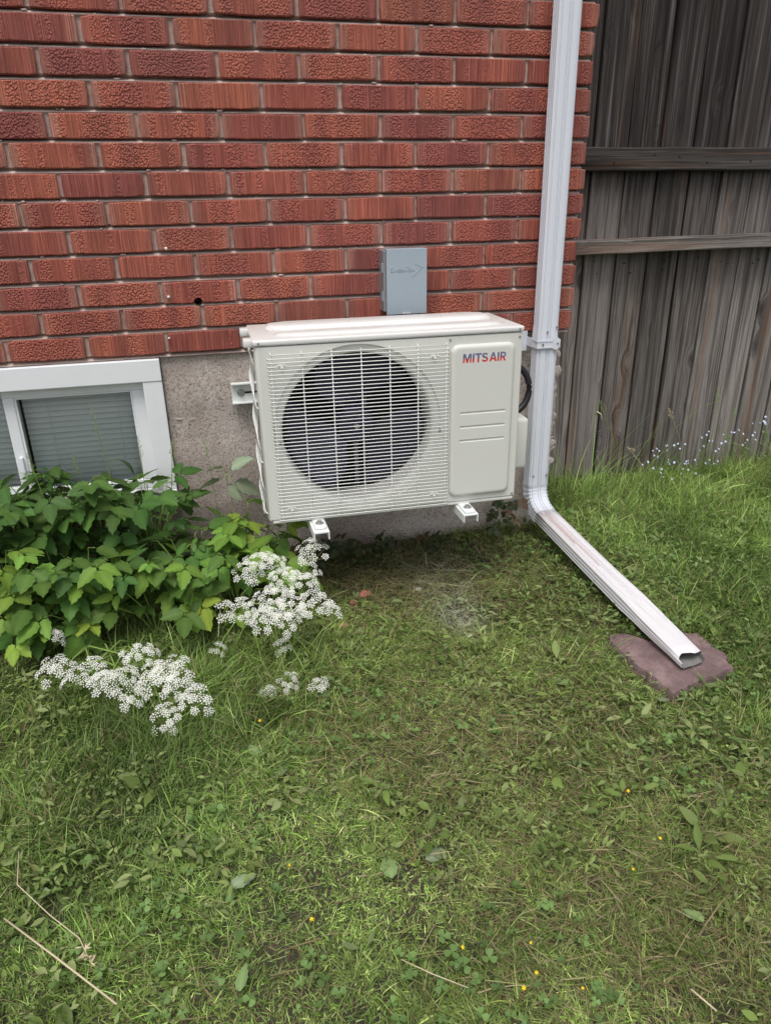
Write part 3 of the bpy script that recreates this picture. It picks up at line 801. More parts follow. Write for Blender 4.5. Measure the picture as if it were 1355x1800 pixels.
    poly([(x+0.0062, 0.0105), (x+0.0110, 0.0105), (x+0.0168, 0), (x+0.0116, 0)], -0.00008)
    for v in bm.verts: v.co.x += v.co.z*0.03
    for f in bm.faces:
        if f.normal.y > 0: f.normal_flip()
    o = P('logo_lettering', bm, M['logo'], sp); o.location = (0.5465, -0.01025, 0.4125)
    o['label'] = 'blue and red maker lettering'
    # lid with lip and pressed ridges
    bm = bmesh.new()
    box(bm, -0.003, AW+0.002, -0.0035, AD+0.004, AH+0.0012, AH+0.0165, bev=0.005, seg=3); P('lid', bm, M['lid'], angle=35)
    lid = None
    def ridge(x0, x1, y0, y1, c, h=0.0075):
        bm = bmesh.new(); k = (y1-y0)*0.18
        def oct_(d, z): return [(x0+c+d, y0+d, z), (x1-c-d, y0+d, z), (x1-d*1.6, y0+k+d, z), (x1-d*1.6, y1-k-d, z), (x1-c-d, y1-d, z), (x0+c+d, y1-d, z), (x0+d*1.6, y1-k-d, z), (x0+d*1.6, y0+k+d, z)]
        zb = AH+0.0163
        rings(bm, [oct_(0, zb), oct_(0.0015, zb+0.0012), oct_(0.0065, zb+h-0.001), oct_(0.009, zb+h)], True, False, True)
        bmesh.ops.recalc_face_normals(bm, faces=bm.faces); P('lid_ridge', bm, M['lid'], angle=60)
    ridge(0.06, 0.675, 0.035, 0.100, 0.05, 0.006); ridge(0.045, 0.69, 0.150, 0.255, 0.05, 0.009)
    for y in (0.028, 0.205):
        bm = bmesh.new(); box(bm, -0.024, 0.004, y, y+0.044, AH-0.006, AH+0.0145, bev=0.004, seg=2); P('lid_clip', bm, M['lid'], angle=40)
    for x, y, z, ax_ in ((0.012, -0.0042, AH+0.0085, 'X'), (AW-0.012, -0.0042, AH+0.0085, 'X'), (AW-0.010, -0.0008, 0.018, 'X'), (0.5135, -0.0008, 0.474, 'X'), (AW-0.010, -0.0008, 0.472, 'X')):
        bm = bmesh.new(); bmesh.ops.create_cone(bm, cap_ends=True, segments=10, radius1=0.0036, radius2=0.0028, depth=0.0022, matrix=Matrix.Translation((x, y, z)) @ Matrix.Rotation(R(90), 4, ax_)); P('screw', bm, M['metal'], angle=40)
    # coil guard on the left side: wavy wires
    sg = sub('side_guard', t)
    for y in (0.052, 0.085, 0.118, 0.151, 0.184, 0.217, 0.245):
        bm = bmesh.new(); pts = []
        for i in range(41):
            z = 0.012 + i*0.0114; pts.append((-0.004 - 0.0035*math.cos(i*math.pi/5), y + 0.012*math.sin(i*math.pi/5), z))
        tube(bm, pts, 0.0017, 5); P('guard_wire', bm, M['wire'], sg, smooth=True)
    for z in (0.02, 0.17, 0.32, 0.47):
        bm = bmesh.new(); tube(bm, [(0.0, 0.03, z), (-0.004, 0.045, z), (-0.004, 0.25, z)], 0.0018, 5); P('guard_wire', bm, M['wire'], sg, smooth=True)
    # valve cover on the right
    bm = bmesh.new(); box(bm, AW+0.0005, AW+0.058, 0.055, 0.215, 0.068, 0.225, bev=0.012, seg=3); P('valve_cover', bm, M['cab'], angle=50)
    # feet
    for x in (0.118, 0.545):
        bm = bmesh.new(); rings(bm, [[(xx, yy, z) for xx, yy in rrect(x+d, x+0.034-d, -0.062+d, 0.04, 0.010, 4)] for d, z in ((0, -0.0035), (0, 0.0), (0.002, 0.002))], True, True, True)
        bmesh.ops.recalc_face_normals(bm, faces=bm.faces); P('foot', bm, M['bracket'], angle=50)
        bm = bmesh.new(); bmesh.ops.create_cone(bm, cap_ends=True, segments=6, radius1=0.0085, radius2=0.0080, depth=0.007, matrix=Matrix.Translation((x+0.017, -0.034, 0.0055)))
        bmesh.ops.create_cone(bm, cap_ends=True, segments=16, radius1=0.012, radius2=0.012, depth=0.0016, matrix=Matrix.Translation((x+0.017, -0.034, 0.0028))); P('bolt', bm, M['metal'], angle=30)

def text_mesh(s, width, extr, size, sx, height, offset=0.0):
    cu = bpy.data.curves.new('t', 'FONT'); cu.body = s; cu.size = 1; cu.offset = 0.018 if offset == 0 else offset; cu.space_character = 0.95; cu.space_word = 0.6; cu.fill_mode = 'BOTH' if extr else 'FRONT'
    o = bpy.data.objects.new('t', cu); sc.collection.objects.link(o); bpy.context.view_layer.update()
    me = bpy.data.meshes.new_from_object(o.evaluated_get(bpy.context.evaluated_depsgraph_get())); bpy.data.objects.remove(o)
    v = np.array([q.co for q in me.vertices]); mn, mx = v.min(0), v.max(0)
    for q in me.vertices:
        x = (q.co.x - mn[0])/(mx[0]-mn[0])*width; z = (q.co.y - mn[1])/(mx[1]-mn[1])*height
        q.co = (x, 0, z)
    if extr:
        bm = bmesh.new(); bm.from_mesh(me)
        r = bmesh.ops.extrude_face_region(bm, geom=list(bm.faces))
        for e in r['geom']:
            if isinstance(e, bmesh.types.BMVert): e.co.y -= extr
        bmesh.ops.recalc_face_normals(bm, faces=bm.faces); bm.to_mesh(me); bm.free()
    me.name = 'lettering'
    return me
build_ac()

# wall bracket that carries it
def build_bracket():
    t = thing('wall_bracket', 'white steel wall bracket with two arms under the air conditioner', 'bracket', (0.75, -0.03, -0.42))
    loc = lambda x, y, z: AMAT @ Vector((x, y, z))
    # cross rail on the wall: channel section
    bm = bmesh.new()
    x0, x1, za, zb = 0.388, 1.24, -0.163, -0.101
    prof = [(-0.026, zb), (-0.002, zb), (-0.002, za), (-0.026, za), (-0.026, za+0.003), (-0.005, za+0.003), (-0.005, zb-0.003), (-0.026, zb-0.003)]
    rings(bm, [[(x, y, z) for y, z in prof] for x in (x0, x1)], True, True, True); bmesh.ops.recalc_face_normals(bm, faces=bm.faces)
    done('cross_rail', bm, M['bracket'], t)
    bm = bmesh.new(); box(bm, 0.424, 0.47, -0.0062, -0.0045, -0.136, -0.130); done('slot', bm, M['dark'], t)
    bm = bmesh.new(); bmesh.ops.create_cone(bm, cap_ends=True, segments=6, radius1=0.0085, radius2=0.0075, depth=0.010, matrix=Matrix.Translation((0.416, -0.010, -0.133)) @ Matrix.Rotation(R(90), 4, 'X'))
    bmesh.ops.create_cone(bm, cap_ends=True, segments=16, radius1=0.012, radius2=0.012, depth=0.002, matrix=Matrix.Translation((0.416, -0.0062, -0.133)) @ Matrix.Rotation(R(90), 4, 'X')); done('bolt', bm, M['metal'], t, angle=30)
    for xl in (0.1125, 0.5395):
        xw = xl + 0.440
        # upright against the wall, arm, gusset
        bm = bmesh.new(); box(bm, xw+0.006, xw+0.038, -0.030, -0.0265, -0.45, -0.08, bev=0.001); done('upright', bm, M['bracket'], t)
        bm = bmesh.new()
        w_, h_ = 0.043, 0.023
        zt = -0.4145
        prof = [(0, -h_), (0, 0), (w_, 0), (w_, -h_), (w_-0.003, -h_), (w_-0.003, -0.003), (0.003, -0.003), (0.003, -h_)]
        rs = []
        for y, s in ((-0.030, 1.5), (-0.30, 1.2), (-0.478, 1.0)):
            rs.append([(xw + a - 0.001, y, zt + b*s) for a, b in prof])
        rings(bm, rs, True, True, True); bmesh.ops.recalc_face_normals(bm, faces=bm.faces); done('arm', bm, M['bracket'], t)
        bm = bmesh.new(); tube(bm, [(xw+0.022, -0.032, -0.56), (xw+0.022, -0.30, -0.432)], 0.009, 8)
        done('brace', bm, M['bracket'], t, True)
build_bracket()

# black cable loop behind the unit
bm = bmesh.new()
pts = []
for i in range(25):
    a = R(-110 + 220*i/24); pts.append((1.212 + 0.072*math.cos(a), -0.20 + 0.03*math.sin(a*0.5), -0.135 + 0.075*math.sin(a)))
tube(bm, [(1.10, -0.16, -0.20)] + pts + [(1.10, -0.18, -0.06)], 0.010, 8)
tag(done('power_cable', bm, M['dark'], None, True), 'black power cable looping out beside the air conditioner', 'cable')

# disconnect box
def build_box():
    t = thing('electrical_box', 'small grey electrical disconnect box on the brick wall', 'electrical box', (0.925, -0.03, 0.09))
    X0, X1, Z0, Z1 = 0.866, 0.990, 0.086, 0.2725
    bm = bmesh.new(); box(bm, X0-0.006, X1-0.010, -0.060, -0.002, Z0+0.008, Z1-0.004, bev=0.0015); done('box_body', bm, M['galv'], t)
    bm = bmesh.new()
    box(bm, X0, X1, -0.0720, -0.0700, Z0, Z1, bev=0.0009, seg=1); box(bm, X0, X1, -0.0698, -0.030, Z1-0.0022, Z1-0.0002); box(bm, X1-0.0022, X1-0.0002, -0.0698, -0.030, Z0+0.004, Z1-0.0024)
    o = done('cover', bm, M['boxgrey'], t); o['label'] = 'blue grey painted cover with embossed lettering'
    for z in (0.222, 0.140):
        bm = bmesh.new(); box(bm, X0-0.0095, X0-0.0062, -0.056, -0.046, z-0.016, z+0.012, bev=0.001); done('hinge', bm, M['boxgrey'], t)
    lt = text_mesh('D', 0.0085, 0.0009, 1, 1, 0.0145, 0.004)
    x = X0 + 0.013; zb = Z0 + 0.122
    bmj = bmesh.new()
    for s, wd, h in (('D', 0.0085, 0.0145), ('IVERSI', 0.032, 0.0105), ('T', 0.0095, 0.0145), ('ECH', 0.0175, 0.0105)):
        me = text_mesh(s, wd, 0.0009, 1, 1, h, 0.004)
        tmp = bmesh.new(); tmp.from_mesh(me); tmp.transform(Matrix.Translation((x, -0.0719, zb))); m2 = bpy.data.meshes.new('q'); tmp.to_mesh(m2); tmp.free(); bmj.from_mesh(m2); x += wd + 0.0014
    # arrow
    def bar(a, b, wd):
        a, b = Vector((a[0], 0, a[1])), Vector((b[0], 0, b[1])); d = (b-a).normalized(); n = Vector((-d.z, 0, d.x))*wd/2
        rings(bmj, [[(p.x, y, p.z) for p in (a-n, a+n, b+n, b-n)] for y in (-0.0719, -0.0730)], True, False, True)
    bar((X0+0.087, zb+0.0225), (X0+0.1105, zb+0.011), 0.0022); bar((X0+0.1105, zb+0.012), (X0+0.078, zb-0.0145), 0.0022)
    bmesh.ops.recalc_face_normals(bmj, faces=bmj.faces)
    done('embossed_lettering', bmj, M['boxgrey'], t)
    bm = bmesh.new(); box(bm, X0+0.046, X0+0.074, -0.077, -0.066, Z0-0.001, Z0+0.006, bev=0.003); done('latch', bm, M['metal'], t)
    bm = bmesh.new(); tube(bm, [(X0+0.020, -0.035, Z0+0.010), (X0+0.022, -0.040, Z0-0.03), (X0+0.03, -0.05, Z0-0.10)], 0.014, 12); done('conduit', bm, M['pvc'], t, True)
    bm = bmesh.new(); tube(bm, [(X0+0.062, -0.050, Z0+0.010), (X0+0.064, -0.052, Z0-0.04), (X0+0.06, -0.06, Z0-0.12)], 0.009, 8); box(bm, X0+0.04, X0+0.105, -0.045, -0.02, Z0-0.010, Z0+0.0075); done('cable_whip', bm, M['dark'], t)
build_box()

# ------------------------------------------------------------------ downspout
def spout_profile(w_, d_, gd=1.0):
    """ridged rectangle, (side, depth): depth -d/2 is the face away from the wall"""
    P = []
    hw, hd = w_/2, d_/2
    def face(ax, ay, bx, by, grooves, depth):
        L = math.hypot(bx-ax, by-ay); ux, uy = (bx-ax)/L, (by-ay)/L; nx, ny = uy, -ux
        P.append((ax + ux*0.005, ay + uy*0.005))
        for g, wd in grooves:
            for q, dd in ((-wd, 0), (-wd*0.45, depth), (wd*0.45, depth), (wd, 0)):
                P.append((ax + ux*(g*L+q) - nx*dd*gd, ay + uy*(g*L+q) - ny*dd*gd))
        P.append((bx - ux*0.005, by - uy*0.005))
    face(-hw, -hd, hw, -hd, ((0.13, 0.0034), (0.45, 0.0032), (0.57, 0.0032), (0.87, 0.0034)), 0.0042)     # front
    face(hw, -hd, hw, hd, ((0.25, 0.003), (0.5, 0.003), (0.75, 0.003)), 0.0028)
    face(hw, hd, -hw, hd, ((0.5, 0.004),), 0.002)
    face(-hw, hd, -hw, -hd, ((0.20, 0.0034), (0.45, 0.0034), (0.70, 0.0034)), 0.0042)   # left
    return P
def sweep(bm, stations, prof):
    """stations: (centre, forward dir, front normal, scale)"""
    rs = []
    for c, d, nf, s in stations:
        d = Vector(d).normalized(); nf = Vector(nf); nf = (nf - d*nf.dot(d)).normalized(); side = nf.cross(d)
        # side must point to +x when going down with front -y
        sx, sy = s if isinstance(s, tuple) else (s, s)
        pf = prof[len(rs)] if isinstance(prof[0], list) else prof
        rs.append([Vector(c) + side*(p*sx) - nf*(q*sy) for p, q in pf])
    L = rings(bm, rs, True); bmesh.ops.reverse_faces(bm, faces=bm.faces); return L
def build_downspout():
    t = thing('downspout', 'white ridged metal downspout running down the house corner and out onto the lawn', 'downspout', (1.395, -0.06, -0.72))
    D = Vector((0, 0, -1)); FR = Vector((0, -1, 0))
    XC1 = 1.3955
    pr = spout_profile(0.0685, 0.046)
    bm = bmesh.new(); sweep(bm, [((XC1-0.004, -0.056, 1.75), D, FR, 1), ((XC1-0.003, -0.056, 0.9), D, FR, 1), ((XC1, -0.056, 0.35), D, FR, 1), ((XC1+0.001, -0.056, 0.030), D, FR, 1.0), ((XC1+0.001, -0.056, 0.012), D, FR, 1.035)], pr); done('upper_pipe', bm, M['gutter'], t, angle=38)
    pr2 = spout_profile(0.071, 0.048)
    a = Vector((XC1, -0.057, 0.013)); b = Vector((XC1-0.003, -0.070, -0.485))
    dd = (b-a).normalized()
    bm = bmesh.new(); sweep(bm, [(a, dd, FR, 0.98), (a.lerp(b, 0.05), dd, FR, 1), (a.lerp(b, 0.5), dd, FR, 1), (b, dd, FR, 1)], pr2); done('lower_pipe', bm, M['gutter'], t, angle=38)
    # elbow with crimped rings
    e0 = b + Vector((0, 0, 0.028)); bend = R(76); rad = 0.085
    xdir = Vector((0.055, -1, 0)).normalized()
    cen = Vector((e0.x, e0.y, -0.520)) + xdir*rad
    st = [(e0, dd, FR, 1.03), (e0.lerp(Vector((e0.x, e0.y, -0.515)), 0.9), D, FR, 1.03)]
    n = 21
    for i in range(n+1):
        f = i/n; ang = bend*f
        p = cen - xdir*rad*math.cos(ang) - Vector((0, 0, 1))*rad*math.sin(ang)
        d_ = -Vector((0, 0, 1))*math.cos(ang) + xdir*math.sin(ang)
        nf = xdir*math.cos(ang) + Vector((0, 0, 1))*math.sin(ang)
        k = (1.05, 0.985, 1.0)[i % 3]
        st.append((p, d_, nf, k))
    pe, de, ne, _ = st[-1]
    st.append((pe + de*0.02, de, ne, 1.0))
    bm = bmesh.new(); sweep(bm, st, pr2); done('elbow', bm, M['gutter'], t, angle=38)
    # extension out to the flagstone
    s0 = pe + de*0.008; s1 = Vector((1.437, -0.938, -0.681))
    dx = (s1-s0).normalized(); up = Vector((0, 0, 1))
    pr3 = spout_profile(0.069, 0.046)
    st = []
    for f, sx, sy in ((0, 1.0, 1.0), (0.1, 1.0, 1.0), (0.3, 1.0, 1.0), (0.5, 1.01, 1.0), (0.66, 1.03, 0.98), (0.74, 1.05, 0.90), (0.80, 1.06, 0.82), (0.88, 1.08, 0.68), (0.94, 1.08, 0.62), (1.0, 1.06, 0.62)):
        st.append((s0.lerp(s1, f) + Vector((0, 0, -0.004*math.sin(f*math.pi))), dx, up, (sx, sy)))
    profs = []
    for q in range(len(st)):
        gd = (1, 1, 1, 1, 0.8, 0.4, 0.2, 0.1, 0.05, 0.0)[q]; pq = spout_profile(0.069, 0.046, gd); k = max(0, (q-5)/4)
        # the top wall bellies up and the sides pinch in towards the mouth
        profs.append([(a_*(1 - 0.10*k*abs(b_)/0.023), b_ - (0.007*k*(1 - (a_/0.0345)**2) if b_ < -0.01 else 0)) for a_, b_ in pq])
    bm = bmesh.new(); L = sweep(bm, st, profs)
    rr = random.Random(5)
    for v in L[-1]: v.co += dx*(0.010*mnoise.noise(v.co*30) + 0.003*mnoise.noise(v.co*90))
    for ring_ in L[4:-1]:
        for v in ring_: v.co += 0.0018*Vector(mnoise.noise_vector(v.co*22))
    for v in L[-1]:
        if v.co.z > s1.z + 0.004: v.co -= dx*0.016
    o = done('extension', bm, M['gutter2'], t, angle=38); o['label'] = 'dented white outlet pipe lying over the grass'
    o.data.materials.append(M['inside']); sm = o.modifiers.new('s', 'SOLIDIFY'); sm.thickness = 0.0012; sm.offset = -1; sm.material_offset = 1; sm.material_offset_rim = 1
    # strap
    zc = -0.030; bm = bmesh.new()
    prs = spout_profile(0.0745, 0.052)
    hull = [(-0.0385, -0.0275), (-0.033, -0.0285), (0, -0.0285), (0.033, -0.0285), (0.0385, -0.0275), (0.0385, 0.024), (-0.0385, 0.024)]
    cs = Vector((XC1, -0.0585, zc))
    for h0, h1, off in ((-0.0145, 0.0145, 0.0), (0.008, 0.0125, 0.0016), (-0.0125, -0.008, 0.0016)):
        rs = []
        for z in (h0, h1):
            rs.append([(cs.x + p*(1+off*22), cs.y + q - off*(q < 0), zc + z) for p, q in hull])
        rings(bm, rs, True)
    bmesh.ops.recalc_face_normals(bm, faces=bm.faces); o = done('strap', bm, M['gutter'], t); sm = o.modifiers.new('s', 'SOLIDIFY'); sm.thickness = 0.0012; sm.offset = 1
    bm = bmesh.new()
    for z in (0.0235, -0.0235): pass
    # pointed tip of the strap and the flanges on the wall
    tip = [(cs.x+0.014, zc+0.0155), (cs.x+0.0255, zc+0.025), (cs.x+0.0395, zc+0.010), (cs.x+0.0395, zc-0.008), (cs.x+0.029, zc-0.020), (cs.x+0.014, zc-0.0155)]
    rings(bm, [[(x, y, z) for x, z in tip] for y in (cs.y-0.0315, cs.y-0.0300)], True, True, True)
    box(bm, cs.x-0.072, cs.x-0.0395, -0.010, -0.0085, zc-0.032, zc+0.032); box(bm, cs.x-0.041, cs.x-0.0395, -0.060, -0.0102, zc-0.014, zc+0.014)
    bmesh.ops.recalc_face_normals(bm, faces=bm.faces); done('strap_end', bm, M['gutter'], t)
    for x, y, z in ((cs.x-0.021, cs.y-0.0325, zc), (cs.x+0.030, cs.y-0.0325, zc+0.002), (XC1+0.028, -0.0815, 0.022), (XC1-0.004, -0.0815, 0.008), (XC1+0.024, -0.096, -0.478), (XC1-0.024, -0.096, -0.478)):
        bm = bmesh.new(); bmesh.ops.create_cone(bm, cap_ends=True, segments=8, radius1=0.0036, radius2=0.003, depth=0.004, matrix=Matrix.Translation((x, y, z)) @ Matrix.Rotation(R(90), 4, 'X')); done('rivet', bm, M['metal'], t, angle=40)
    # seam cracks with red primer on the extension
    bm = bmesh.new()
    side = up.cross(dx).normalized()*-1
    for o_, f0, f1 in ((0.012, 0.02, 0.46), (0.019, 0.05, 0.30)):
        pts = []
        for i in range(15):
            f = f0 + (f1-f0)*i/14
            p = s0.lerp(s1, f); nup = (up - dx*up.dot(dx)).normalized()
            pts.append(p + side*o_ + nup*(0.0250 - 0.003*math.sin(f*math.pi)*0) + Vector((0, 0, 0.0002)))
        tube(bm, pts, 0.0009, 4)
    done('seam', bm, M['rust'], t)
build_downspout()

# flagstone under the outlet
def build_slab():
    P = [(1.3202, -0.7322), (1.3616, -0.734), (1.4076, -0.7893), (1.5205, -0.7782), (1.565, -0.7905), (1.5592, -0.8635), (1.575, -0.9012), (1.555, -0.9212), (1.5484, -0.9511), (1.4984, -0.9711), (1.4196, -0.9856), (1.3386, -1.0073), (1.328, -0.9604), (1.3212, -0.9138), (1.3084, -0.8132), (1.3067, -0.7618)]
    # densify, jag
    Q = []
    for i, (x, y) in enumerate(P):
        x2, y2 = P[(i+1) % len(P)]
        for k in range(4):
            f = k/4; a, b = x + (x2-x)*f, y + (y2-y)*f
            n = mnoise.noise_vector((a*55, b*55, 3)); Q.append((a + n.x*0.006, b + n.y*0.006))
    cx = sum(q[0] for q in Q)/len(Q); cy = sum(q[1] for q in Q)/len(Q)
    bm = bmesh.new()
    def lp(s, z, nz=0): return [(cx + (x-cx)*s, cy + (y-cy)*s, z + 0.0035*mnoise.noise((x*14*s, y*14*s, 1)) + nz*mnoise.noise((x*60, y*60, s))) for x, y in Q]
    rings(bm, [lp(0.985, -0.770), lp(1.0, -0.742, 0.004), lp(1.004, -0.722, 0.005), lp(0.992, -0.714, 0.004), lp(0.975, -0.7085, 0.003), lp(0.85, -0.7065, 0.002), lp(0.6, -0.7060, 0.002), lp(0.3, -0.706)], True, False, True)
    bmesh.ops.recalc_face_normals(bm, faces=bm.faces)
    tag(done('flagstone', bm, M['stone'], None, angle=22), 'reddish purple flat stone under the downspout outlet', 'stone')
build_slab()

# ------------------------------------------------------------------ plants
def setcol(me, cols):
    a = me.color_attributes.new('Col', 'FLOAT_COLOR', 'POINT')
    a.data.foreach_set('color', np.asarray(cols, dtype=np.float32).ravel())

def leaflet(V, F, C, M4, L, W, col, serr=0.16, fold=0.22, droop=0.25, n=9):
    """ovate toothed leaflet along +y from the origin, folded on its midrib"""
    b = len(V)
    for i in range(n+1):
        f = i/n
        wd = W*0.5*(1.08*math.sin(math.pi*f**0.76)**0.9*(1.08 - 0.42*f) if 0 < f < 1 else 0.0)
        z = -droop*L*f*f
        y = L*f
        tooth = serr*W*0.5*(0.5 if i % 2 else -0.5) if 0 < i < n else 0
        V.append(M4 @ Vector((0, y, z))); C.append((col[0]*1.25, col[1]*1.18, col[2]*1.2, 1))
        for s in (-1, 1):
            w2 = wd + tooth
            V.append(M4 @ Vector((s*w2*0.55, y + 0.02*L, z + fold*w2*0.55 - 0.02*L*abs(math.sin(f*9))*0.6))); C.append((*col, 1))
            V.append(M4 @ Vector((s*w2, y + 0.05*L*(f < 0.9), z + fold*w2*0.7))); C.append((col[0]*0.95, col[1]*0.95, col[2]*0.9, 1))
    for i in range(n):
        a, c = b + i*5, b + (i+1)*5
        F += [(a+1, a, c, c+1), (a+2, a+1, c+1, c+2), (a, a+3, c+3, c), (a+3, a+4, c+4, c+3)]

def leaf_mesh(seed, col, L=0.078, W=0.044, kind=3, jitter=0.25):
    rr = random.Random(seed); V, F, C = [], [], []
    specs = {3: [(0, 0.012, 1.0), (62, 0.0, 0.88), (-62, 0.0, 0.88)], 5: [(0, 0.03, 1.0), (60, 0.022, 0.9), (-60, 0.022, 0.9), (75, -0.016, 0.75), (-75, -0.016, 0.75)], 1: [(0, 0, 1.0)]}[kind]
    for ang, y0, s in specs:
        ang += rr.uniform(-12, 12)
        m = Matrix.Translation((0, y0, 0)) @ Matrix.Rotation(R(-ang), 4, 'Z') @ Matrix.Rotation(R(rr.uniform(-18, 12)), 4, 'X') @ Matrix.Rotation(R(rr.uniform(-15, 15)), 4, 'Y')
        k = rr.uniform(0.85, 1.15)
        leaflet(V, F, C, m, L*s*rr.uniform(0.9, 1.1), W*s*rr.uniform(0.9, 1.1), tuple(c*k for c in col), droop=rr.uniform(0.05, 0.28))
    me = bpy.data.meshes.new('leaf'); me.from_pydata([tuple(v) for v in V], [], F); me.materials.append(M['leaf'])
    me.polygons.foreach_set('use_smooth', [True]*len(F)); setcol(me, C); return me
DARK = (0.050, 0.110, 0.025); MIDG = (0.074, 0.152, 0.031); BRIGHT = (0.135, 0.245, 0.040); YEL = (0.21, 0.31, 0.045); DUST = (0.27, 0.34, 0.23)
LEAVES = {'dark': [leaf_mesh(k, DARK, kind=(3, 3, 5, 3, 1, 5)[k]) for k in range(6)], 'mid': [leaf_mesh(20+k, MIDG, kind=(3, 5, 3, 1, 3, 3)[k]) for k in range(6)], 'bright': [leaf_mesh(40+k, BRIGHT, 0.080, 0.046) for k in range(5)], 'yellow': [leaf_mesh(60+k, YEL, 0.066, 0.043) for k in range(4)]}

def place_leaf(me, p, out, pitch, roll, scale, parent, name='leaf'):
    """leaf pointing along horizontal direction out, tip dropped by pitch"""
    o = bpy.data.objects.new(name, me)
    yaw = math.atan2(out.y, out.x) - math.pi/2
    m = Matrix.Translation(p) @ Matrix.Rotation(yaw, 4, 'Z') @ Matrix.Rotation(-pitch, 4, 'X') @ Matrix.Rotation(roll, 4, 'Y') @ Matrix.Scale(scale, 4)
    link(o, parent, False)
    o.matrix_basis = parent.matrix_basis.inverted() @ m
    return o

def leafy_plant(x, y, h, n, kinds, label, group, spread=0.12, tilt=(0.0, -0.1), name='goutweed_plant', lo=0.4):
    base = Vector((x, y, gz(x, y) - 0.01))
    t = thing(name, label, 'plant', base, group)
    bm = bmesh.new()
    for k in range(n):
        f = lo + (1-lo)*math.sqrt((k + random.random())/n)
        a = random.uniform(0, 2*math.pi)
        rad = spread*math.sqrt(random.random())*(0.7 + 0.5*f)
        out = Vector((math.cos(a), math.sin(a) - 0.45, 0)).normalized()
        p = base + Vector((rad*math.cos(a) + tilt[0]*f, rad*math.sin(a) + tilt[1]*f, h*f + random.uniform(-0.02, 0.02)))
        if p.y > -0.035: p.y = -0.035 - random.uniform(0, 0.02)
        mid = base.lerp(p, 0.55) + Vector((-0.02*math.cos(a), -0.02*math.sin(a), h*0.12))
        q = p - out*0.02
        tube(bm, [base + Vector((random.uniform(-.01, .01), random.uniform(-.01, .01), 0)), mid, q, p], [0.0022, 0.0017, 0.0012, 0.0008], 4, False)
        place_leaf(random.choice(LEAVES[random.choice(kinds)]), p, out, R(random.uniform(-8, 30)), R(random.uniform(-24, 24)), random.choice((0.5, 0.7, 0.82, 0.95, 1.0, 1.12)), t)
    done('stems', bm, M['stem'], t, True)
    return t
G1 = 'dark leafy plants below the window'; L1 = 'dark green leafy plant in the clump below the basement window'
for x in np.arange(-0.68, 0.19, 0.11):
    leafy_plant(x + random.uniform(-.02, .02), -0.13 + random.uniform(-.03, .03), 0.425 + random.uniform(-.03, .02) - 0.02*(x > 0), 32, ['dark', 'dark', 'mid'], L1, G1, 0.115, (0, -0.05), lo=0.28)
G2 = 'lighter leafy plants in front of the dark clump'; L2 = 'lower mid green leafy plant in front of the dark clump'
for x in np.arange(-0.66, 0.34, 0.125):
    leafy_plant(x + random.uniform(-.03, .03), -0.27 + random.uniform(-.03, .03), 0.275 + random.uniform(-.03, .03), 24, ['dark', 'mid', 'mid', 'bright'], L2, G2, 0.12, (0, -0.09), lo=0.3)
G3 = 'yellow green leafy plants at the clump front'; L3 = 'bright yellow green leafy plant at the front edge of the clump'
for x, y in ((-0.22, -0.32), (-0.06, -0.37), (0.10, -0.38), (0.20, -0.38), (-0.36, -0.30)):
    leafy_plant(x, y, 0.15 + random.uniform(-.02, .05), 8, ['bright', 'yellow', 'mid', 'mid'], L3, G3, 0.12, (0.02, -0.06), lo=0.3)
G4 = 'bright leafy plants by the air conditioner'; L4 = 'bright green leafy plant beside the lower corner of the air conditioner'
for x, y, h in ((0.29, -0.22, 0.28), (0.37, -0.28, 0.32), (0.43, -0.24, 0.27), (0.33, -0.38, 0.21), (0.47, -0.28, 0.23)):
    leafy_plant(x, y, h, 11, ['bright', 'bright', 'mid', 'yellow'], L4, G4, 0.085, (0.01, -0.03), lo=0.35)
# grey dusted sprout on the concrete
def dusty_sprout():
    base = Vector((0.335, -0.06, gz(0.335, -0.06)))
    t = thing('bramble_sprout', 'small sprout with pale dusty leaves against the concrete foundation', 'plant', base)
    mes = [leaf_mesh(90+k, DUST, 0.085, 0.052, 1) for k in range(3)]
    p0 = Vector((0.345, -0.060, -0.368)); bm = bmesh.new(); tube(bm, [base, base.lerp(p0, 0.5) + Vector((0.02, -.01, 0)), p0], [0.002, 0.0016, 0.001], 5)
    for dx, dz, a, s, pt in ((0.012, 0.012, 25, 0.95, -35), (-0.010, 0.018, 120, 0.8, -20), (-0.02, -0.02, 185, 0.85, 0), (0.02, -0.03, -20, 1.0, 20), (0.0, -0.035, -75, 0.8, 45)):
        out = Vector((math.cos(R(a)), -0.35, 0)).normalized(); p = p0 + Vector((dx, -0.01, dz)); tube(bm, [p0, p], 0.0009, 4)
        place_leaf(random.choice(mes), p, out, R(pt), R(random.uniform(25, 50)), s, t)
    done('stem', bm, M['stem'], t, True)
dusty_sprout()
